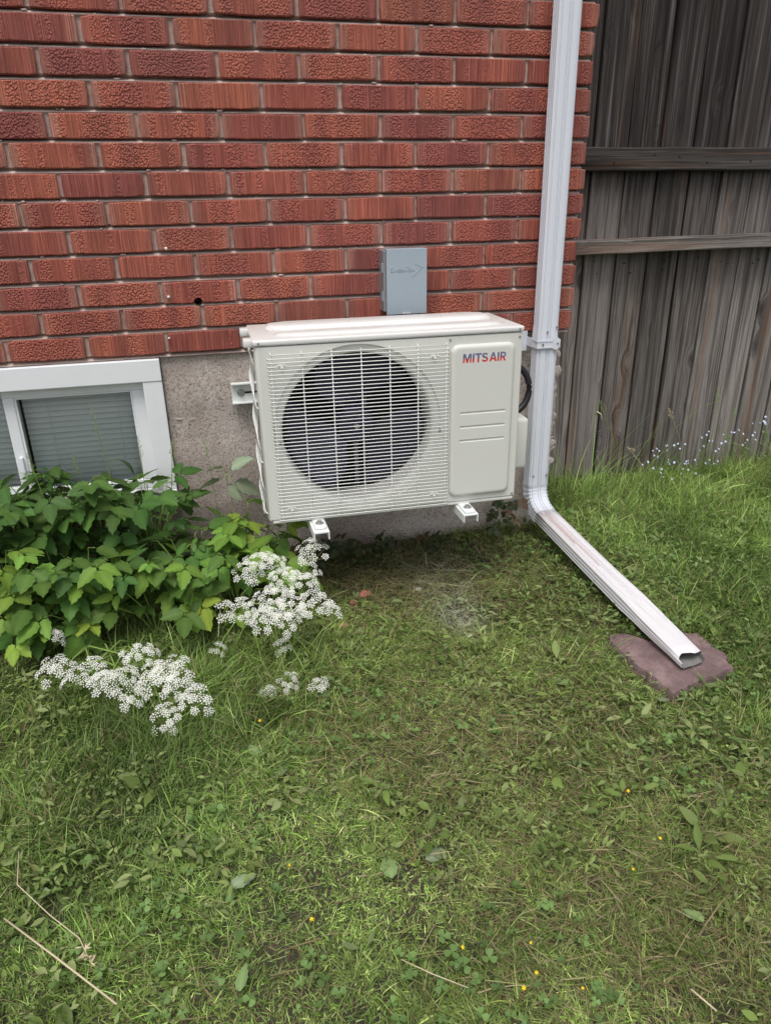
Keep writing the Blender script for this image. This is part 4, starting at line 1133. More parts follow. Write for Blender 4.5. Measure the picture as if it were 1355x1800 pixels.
# dark creeping weeds at the foot of the foundation
GC = 'creeping weeds at the foot of the foundation'
DRK = [leaf_mesh(120+k, (0.045, 0.062, 0.030), 0.032, 0.026, 3) for k in range(4)]; BRN = [leaf_mesh(130+k, (0.10, 0.065, 0.040), 0.03, 0.022, 3) for k in range(3)]
for x, y, h, wh in ((1.31, -0.06, 0.20, 'tall dark weed against the concrete just left of the downspout elbow'), (1.27, -0.08, 0.14, 'dark leaved weed at the foundation beside the taller one by the downspout'), (0.66, -0.10, 0.10, 'small dark weed on bare ground behind the front left bracket arm'), (0.75, -0.13, 0.09, 'small dark weed at the foundation near the middle of the unit'), (0.58, -0.14, 0.10, 'dark weed in the shade behind the white flower cluster'), (0.85, -0.09, 0.07, 'low dark weed under the fan side of the unit at the wall'), (1.02, -0.10, 0.06, 'low weed at the wall below the right bracket arm')):
    base = Vector((x, y, gz(x, y))); t = thing('creeping_weed', wh, 'weed', base, GC); bm = bmesh.new()
    for k in range(9):
        p = base + Vector((random.uniform(-.05, .05), random.uniform(-.035, .03), h*random.uniform(0.25, 1.0))); tube(bm, [base, base.lerp(p, .6) + Vector((0, 0, .01)), p], 0.0009, 4)
        a = random.uniform(0, 6.28); place_leaf(random.choice(DRK + BRN[:2]), p, Vector((math.cos(a), math.sin(a)-0.5, 0)).normalized(), R(random.uniform(0, 50)), R(random.uniform(-30, 30)), random.uniform(0.7, 1.2), t)
    done('stems', bm, M['stem'], t, True)

# white flower heads
def umbel_mesh(seed, Rm=0.045, nray=15, loose=1.0):
    rr = random.Random(seed); V, F = [], []; V2, F2 = [], []
    heads = []
    for k in range(nray):
        f = math.sqrt((k+0.5)/nray); a = k*2.39996 + rr.uniform(-.3, .3)
        if rr.random() < 0.13: continue
        f *= rr.uniform(0.85, 1.2)
        heads.append((Vector((math.cos(a)*f*Rm, math.sin(a)*f*Rm, 0.055 - 0.022*f*f + rr.uniform(-.010, .007))), Vector((math.cos(a)*f*0.75, math.sin(a)*f*0.75, 1)).normalized()))
    for p, d in heads:
        s, u, _ = frame_of(d)
        b = len(V2)     # ray
        for q in (Vector((0, 0, 0)), p - d*0.010):
            for e in (s, u, -s): V2.append(q + e*0.0006)
        for i in range(3): F2.append((b+i, b+(i+1) % 3, b+3+(i+1) % 3, b+3+i))
        nf = rr.randint(15, 22); r1 = rr.uniform(0.0095, 0.0130)
        for i in range(nf):
            g = math.sqrt((i+0.5)/nf); a = i*2.39996
            c = p + s*math.cos(a)*g*r1 + u*math.sin(a)*g*r1 + d*(0.003 - 0.004*g*g + rr.uniform(-.0012, .0012))
            nrm = (d + Vector((0, 0, 0.4)) + s*math.cos(a)*g*0.5 + u*math.sin(a)*g*0.5 + Vector((rr.uniform(-.2, .2), rr.uniform(-.2, .2), rr.uniform(-.2, .2)))).normalized()
            s2, u2, _ = frame_of(nrm); fr = rr.uniform(0.0023, 0.0031)*loose; ph = rr.uniform(0, 6)
            b = len(V)
            V.append(c)
            for j in range(10):
                rad = fr if j % 2 == 0 else fr*0.5
                V.append(c + (s2*math.cos(ph+j*math.pi/5) + u2*math.sin(ph+j*math.pi/5))*rad + nrm*0.0004)
            for j in range(10): F.append((b, b+1+j, b+1+(j+1) % 10))
    me = bpy.data.meshes.new('florets'); me.from_pydata([tuple(v) for v in V], [], F); me.materials.append(M['petal'])
    m2 = bpy.data.meshes.new('rays'); m2.from_pydata([tuple(v) for v in V2], [], F2); m2.materials.append(M['stem'])
    return me, m2
UMB = [umbel_mesh(1, .046, 18), umbel_mesh(2, 0.041, 15), umbel_mesh(3, 0.037, 12), umbel_mesh(4, 0.052, 21), umbel_mesh(5, 0.026, 8)]
def umbel(px, py, z, root, k, label, group, tilt=(0.1, -0.35), s=1.0):
    top = pix(px, py, z)
    base = Vector((root[0], root[1], gz(*root)))
    t = thing('white_umbel_flower', label, 'flower', base, group)
    ax = Vector((tilt[0] + random.uniform(-.45, .45), tilt[1] + random.uniform(-.35, .3), 1)).normalized(); s *= random.uniform(0.85, 1.12)
    sx, ux, _ = frame_of(ax)
    m = Matrix.Translation(top - ax*0.055*s) @ Matrix(((sx.x, ux.x, ax.x, 0), (sx.y, ux.y, ax.y, 0), (sx.z, ux.z, ax.z, 0), (0, 0, 0, 1))) @ Matrix.Rotation(random.uniform(0, 6), 4, 'Z') @ Matrix.Scale(s, 4)
    for nm, me in zip(('flower_head', 'flower_rays'), UMB[k]):
        o = bpy.data.objects.new(nm, me); link(o, t, False); o.matrix_basis = t.matrix_basis.inverted() @ m
    bm = bmesh.new(); q = top - ax*0.055*s
    tube(bm, [base, base.lerp(q, 0.35) + Vector((0, 0, 0.05)), base.lerp(q, 0.75) + Vector((0, 0, 0.03)), q], [0.0028, 0.0025, 0.002, 0.0015], 5, False); done('stem', bm, M['stem'], t, True)
GA, LA = 'tall white flower heads beside the air conditioner', 'white lacy flower head in the big cluster below the air conditioner corner'
for px, py, z, k in ((460, 972, -.445, 0), (485, 985, -.45, 2), (540, 960, -.46, 1), (548, 992, -.475, 2), (436, 1000, -.475, 1), (490, 1012, -.47, 3), (528, 1022, -.49, 0), (470, 1045, -.505, 3), (428, 1066, -.515, 2), (505, 1060, -.515, 0), (545, 1056, -.52, 2), (580, 1062, -.525, 4), (465, 1082, -.53, 1), (402, 1062, -.52, 4), (510, 1084, -.545, 2)):
    umbel(px, py, z, (0.38 + random.uniform(-.08, .10), -0.36 + random.uniform(-.06, .05)), k, LA, GA)
GB, LB = 'white flower heads lying on the lawn', 'white lacy flower head drooping onto the grass in front of the clump'
for px, py, z, k in ((98, 1165, -.655, 1), (128, 1180, -.66, 2), (165, 1172, -.66, 2), (190, 1195, -.665, 1), (222, 1180, -.65, 2), (250, 1150, -.64, 0), (262, 1185, -.655, 1), (240, 1212, -.675, 2), (300, 1165, -.65, 1), (318, 1195, -.66, 2), (340, 1222, -.67, 2), (288, 1256, -.685, 2)):
    umbel(px, py, z + 0.03, (random.uniform(-0.15, 0.15), -0.40 + random.uniform(-.04, .04)), k, LB, GB, (0.1, -0.25), 1.0)
for px, py, z, k, lb in ((388, 1134, -.66, 4, 'small white flower head alone between the two flower clusters'), (495, 1128, -.65, 4, 'small faded white flower head hanging below the big cluster'), (470, 1212, -.69, 4, 'small white flower head at the low end of the right stems, nearest the camera'), (515, 1192, -.675, 2, 'white flower head standing alone in the grass under the big cluster'), (568, 1199, -.67, 4, 'rightmost small white flower head on a bent green stem'), (103, 1112, -.60, 4, 'tiny white flower head poking out at the clump foot')):
    umbel(px, py, z, (0.40 + random.uniform(-.05, .05) if px > 350 else -0.13, -0.38), k, lb, None, (0.1, -0.3), 0.8)
for t in [o for o in sc.objects if o.name.startswith('white_umbel')]: pass

# ------------------------------------------------------------------ lawn
def vnoise(x, y, s, seed):
    """cheap smooth value noise for arrays"""
    g = np.random.default_rng(seed).random((64, 64))
    u, v = x*s, y*s
    i, j = np.floor(u).astype(int), np.floor(v).astype(int); fu, fv = u-i, v-j
    fu = fu*fu*(3-2*fu); fv = fv*fv*(3-2*fv)
    a = g[i % 64, j % 64]; b = g[(i+1) % 64, j % 64]; c = g[i % 64, (j+1) % 64]; d = g[(i+1) % 64, (j+1) % 64]
    return (a*(1-fu)+b*fu)*(1-fv) + (c*(1-fu)+d*fu)*fv
# lawn heights on a grid, looked up bilinearly
GX, GY = np.arange(-2.2, 4.3, 0.04), np.arange(-3.2, 1.4, 0.04)
GZ = np.array([[gz(x, y) for y in GY] for x in GX])
def gza(x, y):
    u = np.clip((x-GX[0])/0.04, 0, len(GX)-1.01); v = np.clip((y-GY[0])/0.04, 0, len(GY)-1.01)
    i, j = u.astype(int), v.astype(int); fu, fv = u-i, v-j
    return GZ[i, j]*(1-fu)*(1-fv) + GZ[i+1, j]*fu*(1-fv) + GZ[i, j+1]*(1-fu)*fv + GZ[i+1, j+1]*fu*fv
def blob(x, y, cx, cy, rx, ry): return np.exp(-(((x-cx)/rx)**2 + ((y-cy)/ry)**2))
SLAB = [(1.3202, -0.7322), (1.3616, -0.734), (1.4076, -0.7893), (1.5205, -0.7782), (1.565, -0.7905), (1.5592, -0.8635), (1.575, -0.9012), (1.555, -0.9212), (1.5484, -0.9511), (1.4984, -0.9711), (1.4196, -0.9856), (1.3386, -1.0073), (1.328, -0.9604), (1.3212, -0.9138), (1.3084, -0.8132), (1.3067, -0.7618)]
def inside_slab(x, y):
    c = np.zeros(len(x), bool); x = 1.43 + (x-1.43)/0.92; y = -0.87 + (y+0.87)/0.92
    for (ax, ay), (bx, by) in zip(SLAB, SLAB[1:] + SLAB[:1]):
        c ^= ((ay > y) != (by > y)) & (x < (bx-ax)*(y-ay)/(by-ay) + ax)
    return c
def allowed(x, y):
    ok = ~((y > -0.012) & (x < XC - 0.02)) & ~((y > 0.39)) & ~inside_slab(x, y)
    return ok
def sample(n, x0=-1.0, x1=3.4, y0=-1.95, y1=0.39):
    """denser towards the camera's view"""
    x = rng.uniform(x0, x1, n); y = rng.uniform(y0, y1, n)
    # keep what lies in or near the view
    dx, dy, dz = x-CAM.x, y-CAM.y, -0.72-CAM.z
    zc = RM[2][0]*dx + RM[2][1]*dy + RM[2][2]*dz; xc = (RM[0][0]*dx + RM[0][1]*dy + RM[0][2]*dz)/zc
    k = (np.abs(xc) < 0.75) & allowed(x, y)
    return x[k], y[k]
def lawn_fields(x, y):
    dry = 0.15 + 0.75*blob(x, y, 0.95, -0.30, 0.42, 0.20) + 0.45*blob(x, y, 0.85, -1.0, 0.35, 0.35) + 0.3*blob(x, y, 1.25, -1.5, 0.4, 0.3) + 0.35*(vnoise(x, y, 4.0, 5)-0.5)*2*0.6 + 0.5*blob(x, y, -0.1, -1.0, 0.08, 0.08)
    lush = 0.35 + 0.38*blob(x, y, -0.05, -1.0, 0.35, 0.5) + 0.8*blob(x, y, 0.25, -0.62, 0.45, 0.22) + 0.7*blob(x, y, 1.75, -0.9, 0.35, 0.55) + 0.9*blob(x, y, 2.3, 0.1, 0.8, 0.35) + 0.5*blob(x, y, 1.75, 0.2, 0.5, 0.12) + 0.45*blob(x, y, 0.3, -0.95, 0.18, 0.15) + 0.6*(vnoise(x, y, 2.7, 8)-0.5)
    dust = np.clip(1.0*blob(x, y, 0.955, -0.545, 0.06, 0.05) + 0.55*blob(x, y, 0.955, -0.42, 0.06, 0.13) + 0.35*blob(x, y, 1.0, -0.25, 0.12, 0.09), 0, 1)*np.clip(vnoise(x, y, 26, 3)*1.5 - 0.1, 0, 1)
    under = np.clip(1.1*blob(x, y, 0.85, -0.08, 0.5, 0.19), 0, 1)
    return np.clip(dry, 0, 1), np.clip(lush, 0, 1.3), dust, under

def blades(name, x, y, length, width, lean, az, curl, cols, z0=None, segs=3, mat='grass', label=None):
    n = len(x)
    z = gza(x, y) - 0.006 if z0 is None else z0
    T = np.linspace(0, 1, segs+1)
    dirx, diry = np.cos(az), np.sin(az); sx, sy = -diry, dirx
    tw = rng.uniform(-0.9, 0.9, n)
    nv = 2*segs + 1
    V = np.zeros((n, nv, 3), np.float32)
    px, py, pz = x.copy(), y.copy(), z.copy(); ang = lean.copy()
    for i, t in enumerate(T):
        wd = width*(1 - t**1.6)*0.5 if i < segs else 0
        if i < segs:
            for s, k in ((-1, 0), (1, 1)):
                V[:, 2*i+k, 0] = px + s*wd*(sx*np.cos(tw)); V[:, 2*i+k, 1] = py + s*wd*(sy*np.cos(tw)); V[:, 2*i+k, 2] = pz + s*wd*np.sin(tw)
        else: V[:, 2*i, 0], V[:, 2*i, 1], V[:, 2*i, 2] = px, py, pz
        st = length/segs
        px = px + dirx*np.sin(ang)*st; py = py + diry*np.sin(ang)*st; pz = pz + np.cos(ang)*st
        pz = np.maximum(pz, gza(px, py) + 0.001)
        ang = ang + curl/segs
    quads = []
    for i in range(segs-1): quads.append([2*i, 2*i+1, 2*i+3, 2*i+2])
    me = bpy.data.meshes.new(name)
    me.vertices.add(n*nv); me.vertices.foreach_set('co', V.reshape(-1))
    nq = len(quads); lp = nq*4 + 3
    base = (np.arange(n)*nv)[:, None]
    idx = np.concatenate([base + np.array(q)[None, :] for q in quads] + [base + np.array([2*(segs-1), 2*(segs-1)+1, 2*segs])[None, :]], axis=1).astype(np.int32)
    me.loops.add(n*lp); me.loops.foreach_set('vertex_index', idx.reshape(-1))
    starts = (np.arange(n)*lp)[:, None] + np.array([4*i for i in range(nq)] + [4*nq])[None, :]
    me.polygons.add(n*(nq+1)); me.polygons.foreach_set('loop_start', starts.reshape(-1).astype(np.int32))
    me.polygons.foreach_set('use_smooth', np.ones(n*(nq+1), bool))
    me.update(calc_edges=True); me.validate()
    me.materials.append(M[mat])
    shade = np.linspace(0.85, 1.1, nv)[None, :, None]
    C = np.ones((n, nv, 4), np.float32); C[:, :, :3] = cols[:, None, :]*shade
    setcol(me, C.reshape(-1, 4))
    o = bpy.data.objects.new(name, me); link(o)
    tag(o, label, 'grass', None, 'stuff')
    return o

def grass_colour(x, y, dryness, dust):
    n = len(x)
    green = np.clip(blob(x, y, 0.05, -0.95, 0.45, 0.6) + blob(x, y, 1.9, -0.7, 0.6, 0.9), 0, 1)[:, None]
    pal = np.array([(0.165, 0.262, 0.052), (0.210, 0.305, 0.070), (0.270, 0.355, 0.105), (0.130, 0.220, 0.052), (0.330, 0.385, 0.145), (0.190, 0.272, 0.092)])
    c = pal[rng.integers(0, len(pal), n)]
    c = c*rng.lognormal(0.10, 0.42, n)[:, None]
    tone = vnoise(x, y, 6, 21)[:, None]
    c = c*(0.60 + 0.9*tone)*(0.75 + 0.5*vnoise(x, y, 1.6, 77))[:, None]
    c = c*np.array((0.78, 0.78, 0.74))*(1 - green*np.array((0.22, 0.12, 0.15)))
    drypal = np.array([(0.30, 0.235, 0.125), (0.22, 0.16, 0.085), (0.36, 0.30, 0.18), (0.17, 0.12, 0.07)])[rng.integers(0, 4, n)]
    isdry = rng.random(n) < dryness*0.65*(1 - 0.6*green[:, 0])
    c[isdry] = drypal[isdry]*rng.uniform(0.7, 1.2, isdry.sum())[:, None]
    d = np.clip(dust*rng.uniform(0.4, 1.3, n), 0, 0.92)[:, None]
    return c*(1-d) + np.array((0.62, 0.59, 0.55))*d

# short mown turf in tufts
nt = 60000
tx, ty = sample(nt)
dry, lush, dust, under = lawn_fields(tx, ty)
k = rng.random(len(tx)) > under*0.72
tx, ty, dry, lush, dust, under = (a[k] for a in (tx, ty, dry, lush, dust, under))
per = 11
X = np.repeat(tx, per) + rng.normal(0, 0.011, len(tx)*per); Y = np.repeat(ty, per) + rng.normal(0, 0.011, len(tx)*per)
ok = allowed(X, Y)
flow = vnoise(X, Y, 1.7, 31)*9 + vnoise(X, Y, 5.5, 32)*3.5
rep = lambda a: np.repeat(a, per)[ok]
X, Y, flow = X[ok], Y[ok], flow[ok]
D, Lh, Du, Un = rep(dry), rep(lush), rep(dust), rep(under)
n = len(X)
matted = np.clip(1.15*blob(X, Y, 0.95, -0.95, 0.50, 0.50) + 0.9*blob(X, Y, 0.75, -1.5, 0.6, 0.35), 0, 1)
LEN = (1 - 0.30*matted)*(0.022 + 0.034*np.clip(Lh, 0, 1.2))*rng.lognormal(0, 0.38, n)*(0.6 + 0.9*vnoise(X, Y, 9, 91))
az = flow + rng.normal(0, 0.75, n) + 1.5*np.repeat(rng.normal(0, 1, len(tx)), per)[ok]
lean = np.clip(0.45 + 0.5*D + 0.45*matted + rng.normal(0.35, 0.4, n), 0, 1.52)
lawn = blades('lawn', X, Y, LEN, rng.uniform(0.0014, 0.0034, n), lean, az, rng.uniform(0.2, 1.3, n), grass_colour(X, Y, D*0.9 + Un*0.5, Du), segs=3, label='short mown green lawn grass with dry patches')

# longer grass at the plants, right edge and fence
nt = 2600
tx, ty = sample(nt*2)
dry, lush, dust, under = lawn_fields(tx, ty)
k = (lush + rng.normal(0, 0.12, len(tx)) > 0.72) & (under < 0.3)
tx, ty, lush = tx[k], ty[k], lush[k]
per = 12
X = np.repeat(tx, per) + rng.normal(0, 0.018, len(tx)*per); Y = np.repeat(ty, per) + rng.normal(0, 0.018, len(tx)*per); LL = np.repeat(lush, per)
ok = allowed(X, Y); X, Y, LL = X[ok], Y[ok], LL[ok]; n = len(X)
az = vnoise(X, Y, 1.7, 31)*9 + rng.normal(0, 0.6, n); az = np.where((X < 0.7) & (Y > -1.0), -0.7 + rng.normal(0, 0.7, n), az)
LEN = 0.070*LL*rng.lognormal(0, 0.35, n); LEN = np.where((Y > 0.0) & (rng.random(n) < 0.22), LEN*rng.uniform(1.5, 3.0, n), LEN)
blades('long_grass', X, Y, LEN, rng.uniform(0.0016, 0.0034, n), np.clip(rng.normal(0.45, 0.3, n), 0, 1.2), az, rng.uniform(0.3, 1.4, n), grass_colour(X, Y, np.full(n, 0.08), np.zeros(n))*np.array((0.86, 0.88, 0.86)), segs=4, label='longer uncut grass around the plants and along the fence')

# dry clippings lying on top
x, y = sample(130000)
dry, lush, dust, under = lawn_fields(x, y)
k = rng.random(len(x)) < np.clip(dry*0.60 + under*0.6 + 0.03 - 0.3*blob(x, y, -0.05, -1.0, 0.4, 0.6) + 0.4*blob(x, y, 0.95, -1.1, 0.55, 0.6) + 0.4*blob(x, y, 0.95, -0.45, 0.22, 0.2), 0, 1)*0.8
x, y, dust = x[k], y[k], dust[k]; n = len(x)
pal = np.array([(0.34, 0.28, 0.16), (0.26, 0.20, 0.115), (0.20, 0.21, 0.085), (0.40, 0.35, 0.23), (0.17, 0.125, 0.08), (0.19, 0.23, 0.08), (0.25, 0.28, 0.11), (0.15, 0.19, 0.07), (0.30, 0.30, 0.14)])[rng.integers(0, 9, n)]*(rng.uniform(0.6, 1.25, n)*(1 - 0.22*under[k]))[:, None]  # clippings darker under the unit, its shade put into their colour
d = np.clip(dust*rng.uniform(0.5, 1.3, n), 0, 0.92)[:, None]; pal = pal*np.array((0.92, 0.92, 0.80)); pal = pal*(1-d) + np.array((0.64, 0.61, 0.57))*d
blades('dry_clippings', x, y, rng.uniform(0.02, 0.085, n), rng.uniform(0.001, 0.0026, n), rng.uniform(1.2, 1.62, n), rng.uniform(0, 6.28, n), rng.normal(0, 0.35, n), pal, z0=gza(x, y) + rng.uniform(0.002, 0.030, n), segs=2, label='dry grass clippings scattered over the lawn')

# broad leaved lawn weeds: small oval leaves and clover
def leafmass(name, x, y, h, size, asp, cols, label, tilt=0.45, triple=False, az0=None):
    n = len(x)
    if triple:
        x, y, h, size, asp = (np.repeat(a, 3) for a in (x, y, h, size, asp)); cols = np.repeat(cols, 3, 0)
    az = rng.uniform(0, 6.28, n)
    az = (np.repeat(az, 3) + np.tile([0, 2.09, 4.19], n)) if triple else az
    m = len(x)
    if az0 is not None: az = az0
    T = [(0, 0, 0)]
    for yy, ww, zz in ((0.14, 0.20, 0.03), (0.36, 0.48, 0.02), (0.60, 0.47, -0.02), (0.84, 0.26, -0.09)) if not triple else ((0.12, 0.16, 0), (0.38, 0.40, 0.02), (0.66, 0.50, 0.02), (0.90, 0.36, 0)):
        T += [(-ww, yy, zz + 0.09), (0, yy, zz), (ww, yy, zz + 0.09)]
    T = np.array(T + [(0, 1.0 if not triple else 0.93, -0.16 if not triple else 0)])
    F = [(0, 2, 1), (0, 3, 2)]
    for q in range(3): b_ = 1 + 3*q; F += [(b_, b_+1, b_+4, b_+3), (b_+1, b_+2, b_+5, b_+4)]
    F += [(10, 11, 13), (11, 12, 13)]
    pt = rng.normal(0.15, tilt, m); rl = rng.normal(0, tilt, m)
    NV = len(T); L = np.zeros((m, NV, 3))
    lx = T[None, :, 0]*asp[:, None]*size[:, None]; ly = T[None, :, 1]*size[:, None]; lz = T[None, :, 2]*size[:, None]*rng.uniform(0.2, 1.6, m)[:, None]
    c, s = np.cos(rl)[:, None], np.sin(rl)[:, None]; lx, lz = lx*c + lz*s, -lx*s + lz*c
    c, s = np.cos(pt)[:, None], np.sin(pt)[:, None]; ly, lz = ly*c - lz*s, ly*s + lz*c
    c, s = np.cos(az)[:, None], np.sin(az)[:, None]
    L[:, :, 0] = x[:, None] + lx*c - ly*s; L[:, :, 1] = y[:, None] + lx*s + ly*c
    L[:, :, 2] = np.maximum(gza(x, y)[:, None] + h[:, None] + lz, gza(x, y)[:, None] + 0.002)
    me = bpy.data.meshes.new(name)
    base = (np.arange(m)*NV)
    fs = []
    me.vertices.add(m*NV); me.vertices.foreach_set('co', L.reshape(-1).astype(np.float32))
    idx = np.concatenate([base[:, None] + np.array(f)[None, :] for f in F], axis=1).astype(np.int32)
    me.loops.add(idx.size); me.loops.foreach_set('vertex_index', idx.reshape(-1))
    lens = np.array([len(f) for f in F]); st = np.concatenate([[0], np.cumsum(lens)[:-1]])
    starts = (np.arange(m)*lens.sum())[:, None] + st[None, :]
    me.polygons.add(m*len(F)); me.polygons.foreach_set('loop_start', starts.reshape(-1).astype(np.int32))
    me.polygons.foreach_set('use_smooth', np.ones(m*len(F), bool)); me.update(calc_edges=True); me.validate()
    me.materials.append(M['leaf'])
    C = np.ones((m, NV, 4)); C[:, :, :3] = cols[:, None, :]; setcol(me, C.reshape(-1, 4))
    o = bpy.data.objects.new(name, me); link(o); tag(o, label, 'weeds', None, 'stuff'); return o
x, y = sample(12000)
dry, lush, dust, under = lawn_fields(x, y)
wd = vnoise(x, y, 3.3, 51) + 0.35*vnoise(x, y, 11, 52) + 0.35*blob(x, y, 0.0, -1.05, 0.4, 0.35) + 0.4*blob(x, y, 1.7, -0.3, 0.6, 0.4) + 0.35*blob(x, y, 1.3, -1.3, 0.4, 0.4) - 0.9*under - 0.3*dust
k = wd > 0.60
x, y, dust = x[k], y[k], dust[k]; n = len(x)
tone = np.array([(0.205, 0.300, 0.082), (0.255, 0.345, 0.12), (0.150, 0.235, 0.062), (0.290, 0.360, 0.155), (0.19, 0.265, 0.105)])[rng.integers(0, 5, n)]*rng.uniform(0.7, 1.15, n)[:, None]*np.array((0.85, 0.86, 0.80))
d = np.clip(dust*0.8, 0, 0.7)[:, None]; tone = tone*(1-d) + np.array((0.45, 0.43, 0.40))*d
sz = rng.lognormal(-4.15, 0.36, n); asp = rng.uniform(0.20, 0.55, n); hh = rng.uniform(0.006, 0.034, n); a0 = rng.uniform(0, 6.28, n)
q = 6; rp = lambda v_: np.repeat(v_, q, 0)
A = rp(a0) + np.tile(np.arange(q)*2.4, n) + rng.normal(0, 0.25, n*q); rad = rp(sz)*rng.uniform(0.05, 0.75, n*q)
X, Y = rp(x) - np.sin(A)*rad, rp(y) + np.cos(A)*rad; ok = allowed(X, Y) & (rng.random(n*q) < 0.8)
sel = lambda v_: v_[ok]
leafmass('lawn_weeds', sel(X), sel(Y), sel(rp(hh) + rng.uniform(-0.004, 0.010, n*q)), sel(rp(sz)*rng.uniform(0.55, 1.25, n*q)), sel(rp(asp)), sel(rp(tone)*rng.uniform(0.85, 1.15, n*q)[:, None]), 'small broad leaved weeds growing through the lawn', az0=A[ok])
x, y = sample(5000)
wd = vnoise(x, y, 4.1, 61) + 0.5*blob(x, y, 1.4, -0.5, 0.3, 0.3) + 0.4*blob(x, y, 1.6, -1.1, 0.4, 0.3)
k = wd > 0.62; x, y = x[k], y[k]; n = len(x)
leafmass('clover', x, y, rng.uniform(0.012, 0.04, n), rng.uniform(0.007, 0.014, n), np.full(n, 0.95), np.array((0.12, 0.215, 0.065))*rng.uniform(0.7, 1.4, n)[:, None], 'patches of small three leaved clover in the lawn', 0.3, True)

# larger single leaves in the lawn that can be picked out
BIG = [leaf_mesh(200+k, c, 0.085, 0.040, 1) for k, c in enumerate(((0.27, 0.34, 0.20), (0.23, 0.32, 0.13), (0.18, 0.27, 0.095)))]
for px, py, a, s, ki, lb in ((1155, 1248, 20, 0.95, 0, 'pale grey green fallen leaf at the lower tip of the flagstone'), (690, 1565, 75, 1.0, 1, 'broad green leaf lying flat low in the middle of the lawn'), (745, 1530, 10, 0.9, 0, 'wilted pale leaf beside the broad leaf in mid lawn'), (1010, 1215, 160, 0.75, 2, 'round green leaf in the lawn left of the flagstone'), (405, 1578, 10, 0.85, 0, 'jagged pale leaf lying in the lower left lawn'), (455, 1345, 95, 0.8, 1, 'upright plantain leaf in the lawn below the flowers'), (250, 1385, 170, 0.8, 2, 'broad dark leaf in the weedy patch on the left'), (480, 1385, 30, 0.75, 0, 'crumpled pale leaf below the plantain leaf'), (425, 1765, 70, 0.8, 1, 'long green leaf at the lower edge of the lawn'), (95, 1590, 140, 0.8, 0, 'pale leaf beside the dry straw on the left'), (1235, 1640, 100, 0.7, 1, 'long light leaf in the right lawn near the lower edge'), (1245, 1225, 30, 0.7, 1, 'pointed light leaf in the grass just below the flagstone')):
    p = pixg(px, py); p.z += 0.026
    o = bpy.data.objects.new('fallen_leaf', BIG[ki]); link(o)
    o.matrix_basis = Matrix.Translation(p) @ Matrix.Rotation(R(a-90), 4, 'Z') @ Matrix.Rotation(R(random.uniform(-8, 18)), 4, 'X') @ Matrix.Rotation(R(random.uniform(-25, 25)), 4, 'Y') @ Matrix.Scale(s*0.72, 4)
    tag(o, lb, 'leaf', 'larger leaves lying in the lawn')
# small yellow flowers
def flower_mesh(name, r, n, mat):
    bm = bmesh.new(); c = bm.verts.new((0, 0, 0.0)); vs = []
    for j in range(n*2):
        a = j*math.pi/n; rr = r if j % 2 == 0 else r*0.45; vs.append(bm.verts.new((rr*math.cos(a), rr*math.sin(a), r*0.25 if j % 2 == 0 else 0.0)))
    for j in range(n*2): bm.faces.new((c, vs[j], vs[(j+1) % (2*n)]))
    c2 = bm.verts.new((0, 0, r*0.5)); v2 = [bm.verts.new((r*0.6*math.cos(j*math.pi/3), r*0.6*math.sin(j*math.pi/3), r*0.2)) for j in range(6)]
    for j in range(6): bm.faces.new((c2, v2[j], v2[(j+1) % 6]))
    me = bpy.data.meshes.new(name); bm.to_mesh(me); bm.free(); me.materials.append(mat); return me
YF = flower_mesh('yellow_flower', 0.0042, 6, M['yellow'])
for px, py in ((459, 1288), (511, 1545), (550, 1640), (1155, 1497), (930, 1682), (1272, 1333), (940, 1735), (918, 1762), (1108, 1552), (812, 1690), (1100, 1413), (1020, 1762)):
    p = pixg(px, py); p.z += 0.035
    o = bpy.data.objects.new('yellow_flower', YF); link(o); o.location = p; o.rotation_euler = (R(random.uniform(10, 50)), R(random.uniform(-30, 30)), 0); s = random.uniform(0.7, 1.15); o.scale = (s, s, s)
    tag(o, 'tiny yellow flower dotted in the mown lawn', 'flower', 'tiny yellow lawn flowers')
# dry straws
def straw(pts, r, label, head=False):
    bm = bmesh.new(); tube(bm, pts, r, 5)
    if head:
        for i in range(14):
            a = Vector(pts[-1]).lerp(Vector(pts[-2]), i/14*0.7); d = Vector((random.uniform(-1, 1), random.uniform(-1, 1), random.uniform(0, .5))).normalized()
            tube(bm, [a, a + d*0.008, a + d*0.013], [0.0012, 0.0018, 0.0004], 4)
    tag(done('dry_straw', bm, M['straw'], None, True), label, 'straw', 'dry grass straws on the lawn')
def up(p, h): return (p.x, p.y, p.z + h)
straw([up(pixg(20, 1650), 0.05), up(pixg(110, 1722), 0.055), up(pixg(215, 1802), 0.05)], 0.0016, 'thick pale dry straw running off the lower left corner')
straw([up(pixg(48, 1545), 0.07), up(pixg(44, 1597), 0.06), up(pixg(100, 1648), 0.055), up(pixg(150, 1685), 0.05), up(pixg(168, 1722), 0.04)], 0.0009, 'bent dry straw with a seed head in the lower left lawn', True)
straw([up(pixg(705, 1715), 0.04), up(pixg(760, 1745), 0.045), up(pixg(822, 1762), 0.035)], 0.0009, 'short pale straw at the lower middle of the lawn')
straw([up(pixg(1205, 1775), 0.05), up(pixg(1250, 1810), 0.045)], 0.0015, 'broken straw at the lower right edge of the picture')
